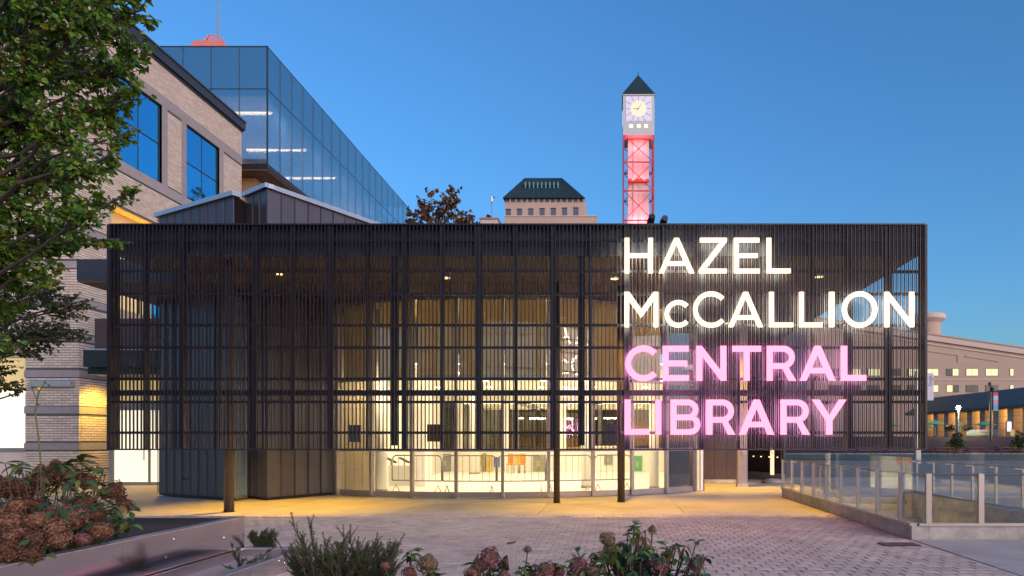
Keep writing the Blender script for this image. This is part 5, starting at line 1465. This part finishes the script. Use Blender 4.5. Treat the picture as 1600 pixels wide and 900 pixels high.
# ================================================================== TREES
def curve_pts(a, b, sag, n, rr, wob=.05):
    a = Vector(a); b = Vector(b); L = (b - a).length
    out = []
    for i in range(n + 1):
        t = i / n
        p = a.lerp(b, t) + Vector((0, 0, sag * math.sin(PI * t)))
        if 0 < i < n: p += Vector((rr.uniform(-1, 1), rr.uniform(-1, 1), rr.uniform(-1, 1))) * wob * L
        out.append(p)
    return out
def limb(b, pts_, r0, r1, n=7):
    m = len(pts_) - 1
    for i in range(m):
        b.tube(pts_[i], pts_[i + 1], r0 + (r1 - r0) * i / m, r0 + (r1 - r0) * (i + 1) / m, n=n, caps=False)
def tree(name, label, base, top, r0, clusters, lm, leaf_L, twigs, per, seed, six=True, droop=.35, bark='bark', group=None):
    rr = random.Random(seed)
    t = thing(name, base, label, 'tree', group)
    trunk = MB(); tp = curve_pts(base, top, 0, 6, rr, .012); limb(trunk, tp, r0, r0 * .35, 10); trunk.build('trunk', M[bark], t, smooth=True)
    br = MB(); lv = MB(); base = Vector(base); top = Vector(top)
    for (c, r) in clusters:
        c = Vector(c)
        f = max(.25, min(.95, ((c.z - r - base.z) * .8) / (top.z - base.z)))
        s = base.lerp(top, f)
        lp_ = curve_pts(s, c, r * .25, 4, rr, .05)
        limb(br, lp_, max(.012, r0 * .28), .008 + r0 * .03, 6)
        nt_ = max(4, int(twigs * r * r))
        for _ in range(nt_):
            v = Vector((rr.gauss(0, 1), rr.gauss(0, 1), rr.gauss(0, .8)))
            v.normalize()
            e = c + v * r * rr.uniform(.45, 1.12)
            st_ = c.lerp(lp_[-2], rr.uniform(0, .6)) + v * r * .15
            tw_ = curve_pts(st_, e, -.03 * r, 3, rr, .06)
            limb(br, tw_, .006 + r0 * .02, .003, 4)
            for i in range(per):
                q = rr.uniform(.25, 1.03)
                k = min(2, int(q * 3)); p = tw_[k].lerp(tw_[k + 1], q * 3 - k)
                d = (tw_[-1] - tw_[0]).normalized() * .5 + Vector((rr.uniform(-1, 1), rr.uniform(-1, 1), rr.uniform(-1, .7) - droop))
                leaf(lv, p, d, leaf_L * rr.uniform(.65, 1.2), rr, .36, six)
    br.build('branches', M[bark], t)
    lv.build('crown', M[lm], t, kind='stuff')
    return t
rr = random.Random(3)
def cl(lst, Y, dy):
    out = []
    for px, py, rp in lst:
        y = Y + rr.uniform(-dy, dy)
        p = at(px, py, y); out.append(((p.x, p.y, p.z), rp * y / F))
    return out
near = cl([(-60, 20, 70), (-40, 150, 80), (-50, 300, 80), (-30, 420, 60), (20, 30, 60), (85, 20, 55), (145, 25, 50), (190, 40, 40), (222, 15, 26), (50, 110, 60), (115, 100, 55), (175, 105, 45), (215, 80, 30), (220, 140, 20),
           (30, 190, 60), (95, 185, 55), (150, 180, 45), (190, 165, 28), (195, 210, 20), (25, 270, 55), (85, 265, 50), (135, 255, 40), (170, 245, 25), (40, 330, 50), (95, 335, 45), (140, 330, 30), (165, 310, 20),
           (10, 390, 45), (70, 385, 42), (115, 375, 30), (150, 372, 20), (188, 374, 16), (205, 300, 15), (30, 440, 35), (65, 425, 28), (8, 480, 30), (-20, 540, 40), (40, -40, 70), (140, -40, 60), (210, -30, 40)], 9.0, .9)
tree('leafy_tree', 'large leafy green tree filling the upper left corner close to the camera', (-10.2, 9.4, 0), (-9.0, 9.2, 9.4), .16, near, 'leaf', .085, 260, 13, 21)
farb = cl([(30, 470, 45), (80, 455, 35), (110, 480, 30), (20, 520, 45), (65, 520, 38), (105, 515, 28), (128, 528, 14), (130, 470, 14), (60, 545, 20), (18, 600, 20), (35, 612, 12), (-40, 480, 60), (-30, 560, 50), (8, 580, 20)], 13.5, .7)
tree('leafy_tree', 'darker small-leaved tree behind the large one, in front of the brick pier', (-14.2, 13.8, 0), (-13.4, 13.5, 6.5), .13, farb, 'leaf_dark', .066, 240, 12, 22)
aut = cl([(648, 336, 16), (660, 318, 18), (672, 300, 10), (671, 330, 18), (688, 318, 18), (690, 345, 24), (706, 300, 14), (702, 318, 16), (712, 330, 18), (718, 310, 10), (725, 340, 16), (735, 345, 10), (650, 352, 18), (670, 360, 26), (715, 362, 26)], 46, 1.2)
tree('russet_tree', 'russet autumn tree rising behind the screen left of the office block', (gx(692, 46), 46, 0), (gx(692, 46), 46, 15.5), .22, aut, 'leaf_autumn', .27, 24, 10, 23, droop=.7)
sm = cl([(757, 343, 7), (765, 342, 7), (772, 345, 6), (752, 348, 8), (765, 352, 10)], 66, .6)
tree('russet_tree', 'small russet treetop just above the screen edge beside the thin mast', (gx(763, 66), 66, 0), (gx(763, 66), 66, 21), .2, sm, 'leaf_autumn', .34, 60, 10, 24, droop=.6)

# ================================================================== YEWS
def yew(label, cx, cy, z0, tips, seed, group='yews in the planters'):
    rr = random.Random(seed)
    t = thing('yew_bush', (cx, cy, z0), label, 'shrub', group)
    st_ = MB(); nd = MB()
    for (tip, thick) in tips:
        tip = Vector(tip)
        b0 = Vector((cx + (tip.x - cx) * .35 + rr.uniform(-.05, .05), cy + (tip.y - cy) * .4, z0 + .01))
        pts_ = curve_pts(b0, tip, 0, 6, rr, .025)
        for i in range(1, 6): pts_[i] += Vector(((tip.x - b0.x) * -.10 * math.sin(PI * i / 6), 0, 0))
        limb(st_, pts_, .006, .002, 5)
        L = sum((pts_[i + 1] - pts_[i]).length for i in range(6))
        n = int(L / .004)
        for k in range(n):
            f = k / n
            i = min(5, int(f * 6)); p = pts_[i].lerp(pts_[i + 1], f * 6 - i)
            ax = (pts_[i + 1] - pts_[i]).normalized()
            for s_ in (0, 1, 2):
                sd_ = Vector((rr.gauss(0, 1), rr.gauss(0, 1), rr.gauss(0, 1))).cross(ax)
                if sd_.length < .1: continue
                sd_.normalize()
                leaf(nd, p, sd_ + ax * .75, thick * rr.uniform(.7, 1.15) * (1 - .35 * f), rr, .12)
        for _ in range(int(L / .028)):
            f = rr.uniform(.25, .9); i = min(5, int(f * 6)); p = pts_[i].lerp(pts_[i + 1], f * 6 - i)
            ax = (pts_[i + 1] - pts_[i]).normalized()
            q = p + (ax + Vector((rr.uniform(-.9, .9), rr.uniform(-.9, .9), rr.uniform(-.1, .5)))).normalized() * rr.uniform(.04, .11)
            st_.tube(p, q, .003, .0015, n=4, caps=False)
            d = (q - p)
            for k in range(int(d.length / .006)):
                pp = p.lerp(q, k * .006 / d.length)
                for s_ in (0, 1):
                    sd_ = Vector((rr.gauss(0, 1), rr.gauss(0, 1), rr.gauss(0, 1))).cross(d.normalized())
                    if sd_.length < .1: continue
                    leaf(nd, pp, sd_.normalized() + d.normalized() * .8, thick * rr.uniform(.6, 1.0), rr, .12)
    st_.build('stems', M['twig'], t)
    nd.build('needles', M['needle'], t, kind='stuff')
    return t
rr = random.Random(8)
tips = [((455, 800), 4.9), ((481, 807), 5.0), ((468, 830), 4.8), ((504, 831), 4.9), ((536, 820), 4.9), ((548, 819), 5.0), ((470, 850), 4.7), ((560, 838), 4.9), ((590, 832), 5.1), ((632, 834), 5.0), ((625, 848), 4.9), ((612, 858), 4.8), ((575, 845), 4.8), ((520, 850), 4.7), ((430, 840), 4.9), ((440, 862), 4.7), ((500, 862), 4.6), ((545, 862), 4.6)]
tl = [(at(p[0], p[1], y), .021) for p, y in tips]
for _ in range(120):
    y = rr.uniform(4.4, 5.15); tl.append((at(rr.uniform(450, 625), rr.uniform(842, 890), y), .02))
yew('large dark green yew with upright shoots at the bottom centre left', gx(540, 4.8), 4.8, .33, tl, 1)
tl = [(at(x, y, 8.0), .026) for x, y in ((361, 850), (372, 868), (384, 872), (352, 885), (392, 878), (402, 872))] + [(at(432, 852, 8.4), .024), (at(425, 870, 8.2), .024)]
yew('thin sprigs of yew in the low planter, leaning on the stainless panel', -4.3, 8.1, .1, tl, 2)
rr = random.Random(9)
tl = [(at(rr.uniform(386, 432), rr.uniform(829, 843), rr.uniform(9.5, 9.9)), .028) for _ in range(30)]
yew('low yew growing behind the far edge of the low planter', gx(410, 9.7), 9.7, .0, tl, 3)

# ================================================================== HYDRANGEAS
def head_mesh(seed, m, cone=1.0):
    rr = random.Random(seed); b = MB()
    N = 150
    for k in range(N):
        ph = PI * (3 - math.sqrt(5)) * k
        zz = 1 - 2 * (k + .5) / N
        rad = math.sqrt(max(0, 1 - zz * zz))
        rs = rr.uniform(.80, 1.06)
        tp = 1 - cone * .30 * zz if cone > 1 else 1
        p = Vector((rad * math.cos(ph) * rs * tp, rad * math.sin(ph) * rs * tp, zz * rs * cone * .92))
        n = p.normalized() + Vector((rr.uniform(-.35, .35), rr.uniform(-.35, .35), rr.uniform(-.35, .35)))
        n.normalize(); u = n.orthogonal().normalized(); v = n.cross(u)
        a0 = rr.uniform(0, PI)
        s = rr.uniform(.13, .20)
        for j in range(4):
            a = a0 + j * PI / 2
            d = u * math.cos(a) + v * math.sin(a); w_ = u * -math.sin(a) + v * math.cos(a)
            b.add([p, p + d * s * .6 + w_ * s * .5 + n * s * .15, p + d * s * 1.1 + n * s * rr.uniform(-.3, .35), p + d * s * .6 - w_ * s * .5 + n * s * .15], [(0, 1, 2, 3)])
    b.lathe((0, 0, 0), [(.1, -.62 * cone), (.55, -.4 * cone), (.66, 0), (.5, .45 * cone), (.1, .66 * cone)], 10)
    return b.mesh('flower_head', M[m])
def leaf_mesh(m, curl, name='leaf'):
    prof = [(0, 0), (.12, .10), (.3, .21), (.5, .25), (.7, .20), (.88, .09), (1.0, 0)]
    b = MB(); vs = []
    for t_, w_ in prof:
        z = -curl * t_ * t_
        vs += [(t_, -w_, z + w_ * .35), (t_, 0, z), (t_, w_, z + w_ * .35)]
    fs = []
    for i in range(len(prof) - 1):
        a = i * 3; fs += [(a, a + 3, a + 4, a + 1), (a + 1, a + 4, a + 5, a + 2)]
    b.add(vs, fs)
    return b.mesh(name, M[m], smooth=True)
HM = {k: [head_mesh(s, 'floret_' + k, cn) for s, cn in ((1, 1.0), (2, 1.25))] for k in ('brown', 'pale', 'pink', 'olive')}
LM = {k: [leaf_mesh(k, c) for c in (.15, .35, .5)] for k in ('leaf_hydrangea', 'leaf_teal')}
def hydrangea(label, cx, cy, z0, heads, whorls, loose, seed, ll=.11, group='hydrangeas in the planters'):
    rr = random.Random(seed)
    t = thing('hydrangea_bush', (cx, cy, z0), label, 'shrub', group)
    stems = MB()
    def stem(tip):
        tip = Vector(tip)
        b0 = Vector((cx + (tip.x - cx) * .45, cy + (tip.y - cy) * .5, z0 + .01))
        p = curve_pts(b0, tip, 0, 5, rr, .03); limb(stems, p, .007, .004, 6); return p
    def put_leaf(p, yaw, pitch, L, k):
        inst('leaf', rr.choice(LM[k]), p, t, rot=(rr.uniform(-.4, .4), pitch, yaw), scale=(L, L * rr.uniform(.8, 1.1), L))
    for (px, py, rp, Y, k) in heads:
        c = at(px, py, Y); r = rp * Y / F
        p = stem(c - Vector((0, 0, r * .5)))
        inst('flower_head', rr.choice(HM[k]), c, t, rot=(rr.uniform(-.5, .5), rr.uniform(-.5, .5), rr.uniform(0, 6)), scale=(r, r, r * rr.uniform(.75, .95)))
        for j in range(2): put_leaf(p[-2], rr.uniform(0, 6.28), rr.uniform(-.4, .5), ll * rr.uniform(.7, 1.1), 'leaf_hydrangea')
    for (px, py, Y, n, L, k) in whorls:
        c = at(px, py, Y); stem(c)
        for j in range(n): put_leaf(c - Vector((0, 0, .02 * (j // 3))), 6.28 * j / n * 1.6 + rr.uniform(-.3, .3), rr.uniform(-.75, .35), L * rr.uniform(.75, 1.1), k)
    for (x0, x1, y0, y1, Y0, Y1, n, k) in loose:
        for _ in range(n):
            Y = rr.uniform(Y0, Y1)
            c = at(rr.uniform(x0, x1), rr.uniform(y0, y1), Y)
            put_leaf(c, rr.uniform(0, 6.28), rr.uniform(-.5, .8), ll * rr.uniform(.7, 1.2), k)
            if rr.random() < .35: stem(c)
    stems.build('stems', M['twig'], t)
    return t
def H(lst): return [(x, y, r, Y, k) for x, y, r, Y, k in lst]
hl = [(67, 749, 24, 7.6, 'brown'), (107, 741, 20, 7.8, 'brown'), (133, 751, 18, 7.8, 'brown'), (30, 764, 19, 7.3, 'brown'), (4, 760, 20, 7.2, 'brown'), (178, 768, 17, 8.2, 'brown'), (194, 789, 13, 8.0, 'brown'),
      (47, 789, 18, 6.9, 'brown'), (131, 791, 19, 7.2, 'brown'), (21, 795, 20, 6.7, 'pale'), (13, 818, 22, 6.3, 'pale'), (59, 813, 20, 6.4, 'pale'), (91, 804, 19, 6.7, 'pale'), (115, 808, 21, 6.6, 'pale'), (87, 827, 20, 6.3, 'pale'),
      (93, 843, 17, 6.1, 'pale'), (156, 829, 18, 6.6, 'pale'), (23, 840, 21, 6.0, 'pale'), (12, 864, 22, 5.7, 'brown'), (129, 842, 13, 6.4, 'pink'), (52, 842, 20, 6.0, 'brown'), (48, 866, 18, 5.75, 'brown'), (88, 728, 12, 8.1, 'brown'), (150, 805, 13, 7.0, 'brown'),
      (-25, 790, 22, 6.6, 'brown'), (-30, 830, 24, 6.0, 'pale')]
wl_ = [(122, 716, 7.7, 9, .20, 'leaf_hydrangea'), (140, 735, 7.7, 6, .17, 'leaf_hydrangea'), (30, 728, 7.6, 5, .16, 'leaf_hydrangea'), (8, 724, 6.6, 3, .17, 'leaf_hydrangea'), (172, 800, 7.4, 7, .13, 'leaf_teal'), (185, 815, 7.3, 8, .10, 'leaf_hydrangea'), (160, 775, 7.6, 6, .15, 'leaf_hydrangea'), (64, 800, 6.9, 5, .14, 'leaf_teal'), (150, 755, 7.6, 6, .16, 'leaf_hydrangea')]
hydrangea('mound of dried brown hydrangea heads in the tall planter at the left', gx(70, 7.0), 7.0, .49, hl, wl_,
          [(10, 165, 722, 790, 7.0, 8.2, 110, 'leaf_hydrangea'), (0, 150, 780, 840, 6.3, 7.2, 70, 'leaf_teal'), (145, 205, 785, 832, 7.0, 7.9, 60, 'leaf_hydrangea'), (0, 120, 840, 872, 5.7, 6.2, 18, 'leaf_hydrangea')], 5, ll=.13)
hydrangea('small hydrangea sprig with a cone-shaped head right of the yew', gx(645, 4.6), 4.6, .33, [(668, 881, 17, 4.5, 'olive'), (602, 884, 8, 4.4, 'pink'), (640, 895, 12, 4.5, 'pink')],
          [(643, 861, 4.6, 8, .085, 'leaf_hydrangea'), (640, 872, 4.6, 5, .07, 'leaf_hydrangea'), (683, 902, 4.4, 4, .08, 'leaf_hydrangea')], [(615, 690, 885, 910, 4.4, 4.7, 10, 'leaf_hydrangea')], 6, ll=.075)
hydrangea('pink hydrangea around the wooden stake at the bottom centre', gx(800, 4.5), 4.55, .33,
          [(765, 873, 19, 4.5, 'pink'), (748, 884, 13, 4.5, 'olive'), (792, 880, 13, 4.6, 'pink'), (824.5, 858, 6.5, 4.7, 'olive'), (851, 892, 18, 4.4, 'pink'), (872, 893, 12, 4.5, 'pink'), (737, 897, 13, 4.4, 'pink'), (788, 899, 9, 4.3, 'pink')],
          [(770, 895, 4.5, 6, .08, 'leaf_hydrangea'), (830, 885, 4.6, 6, .09, 'leaf_hydrangea')], [(735, 890, 880, 915, 4.3, 4.7, 70, 'leaf_hydrangea')], 7, ll=.085)
hydrangea('leafy pink and olive hydrangea at the bottom right of centre', gx(1000, 4.6), 4.6, .33,
          [(949, 842, 13, 4.6, 'olive'), (953, 860, 12, 4.6, 'olive'), (904, 888, 19, 4.5, 'pink'), (1029, 882, 16, 4.4, 'pink'), (1087, 882, 13, 4.5, 'pink'), (1019, 827, 7, 4.7, 'olive'), (1002, 845, 8, 4.7, 'pink'), (925, 893, 12, 4.4, 'olive')],
          [(991, 821, 4.7, 10, .085, 'leaf_hydrangea'), (1088, 846, 4.6, 4, .07, 'leaf_hydrangea'), (1056, 857, 4.6, 6, .075, 'leaf_hydrangea'), (975, 858, 4.6, 7, .08, 'leaf_teal'), (940, 872, 4.5, 7, .08, 'leaf_hydrangea'), (1075, 895, 4.4, 6, .09, 'leaf_teal'), (1040, 862, 4.6, 5, .07, 'leaf_hydrangea')],
          [(895, 1000, 862, 908, 4.35, 4.8, 120, 'leaf_hydrangea'), (985, 1105, 868, 908, 4.35, 4.7, 90, 'leaf_teal'), (935, 1070, 850, 875, 4.4, 4.7, 70, 'leaf_hydrangea'), (970, 1015, 828, 860, 4.5, 4.8, 26, 'leaf_hydrangea')], 8, ll=.078)
# yellow wild flower
wf = thing('yellow_wildflower', (gx(64, 7.2), 7.2, .49), 'tall thin stalk with one yellow flower before the brick pier', 'flower')
sp_ = [at(x, y, 7.2) for x, y in ((66, 800), (64, 740), (63, 715), (60, 680), (55, 645), (58, 625), (61, 610))]
sp_[0].z = .5
MB().path(sp_, .008, 6).build('stalk', M['stem'], wf)
for a, b_ in (((58, 625), (50, 608)), ((61, 612), (70, 598)), ((70, 598), (76, 601))):
    MB().tube(at(*a, 7.2), at(*b_, 7.2), .005, n=5).build('side_stalk', M['stem'], wf)
b = MB(); c = at(61, 606, 7.2)
for k in range(26):
    a = k * 2.4; d = Vector((math.cos(a) * .034, math.sin(a) * .034, .012)); n = Vector((-math.sin(a), math.cos(a), 0)) * .006
    b.add([c, c + d * .7 + n, c + d, c + d * .7 - n], [(0, 1, 2, 3)])
b.lathe(c - Vector((0, 0, .025)), [(.006, 0), (.014, .012), (.016, .03)], 8)
b.build('flower', M['yellow'], wf)
for (x, y) in ((50, 607), (76, 602), (60, 632), (70, 597)):
    c = at(x, y, 7.2); MB().lathe(c, [(.004, -.012), (.011, 0), (.004, .014)], 8).build('bud', M['stem'], wf)

# fallen leaves blown against the glass, the kerb and over the paving
rr = random.Random(77); b = MB()
def drop(x, y):
    a = rr.uniform(0, 6.28); L = rr.uniform(.03, .06); d = Vector((math.cos(a), math.sin(a), rr.uniform(-.1, .25))); n = Vector((-math.sin(a), math.cos(a), rr.uniform(-.2, .2)))
    p = Vector((x, y, .008 + rr.uniform(0, .012)))
    b.add([p, p + d * L * .5 + n * L * .35, p + d * L, p + d * L * .5 - n * L * .35], [(0, 1, 2), (0, 2, 3)])
for _ in range(150):
    p = on_arc(rr.choice((rr.uniform(500, 560), rr.uniform(500, 1080))), .05 + abs(rr.gauss(0, .12))); drop(p.x, p.y)
for _ in range(120): drop(RX - .03 - abs(rr.gauss(0, .08)), rr.uniform(10.9, 17))
for _ in range(60): drop(rr.uniform(-4, 4.6), rr.uniform(8.5, 17.5))
for _ in range(60):
    f = rr.random(); drop(P1[0] + (P2[0] - P1[0]) * f, P1[1] + (P2[1] - P1[1]) * f - .1 - abs(rr.gauss(0, .08)))
tag(b.build('leaf_litter', M['litter'], None), 'dry brown leaves scattered along the glass front and the kerb', 'leaves', kind='stuff')
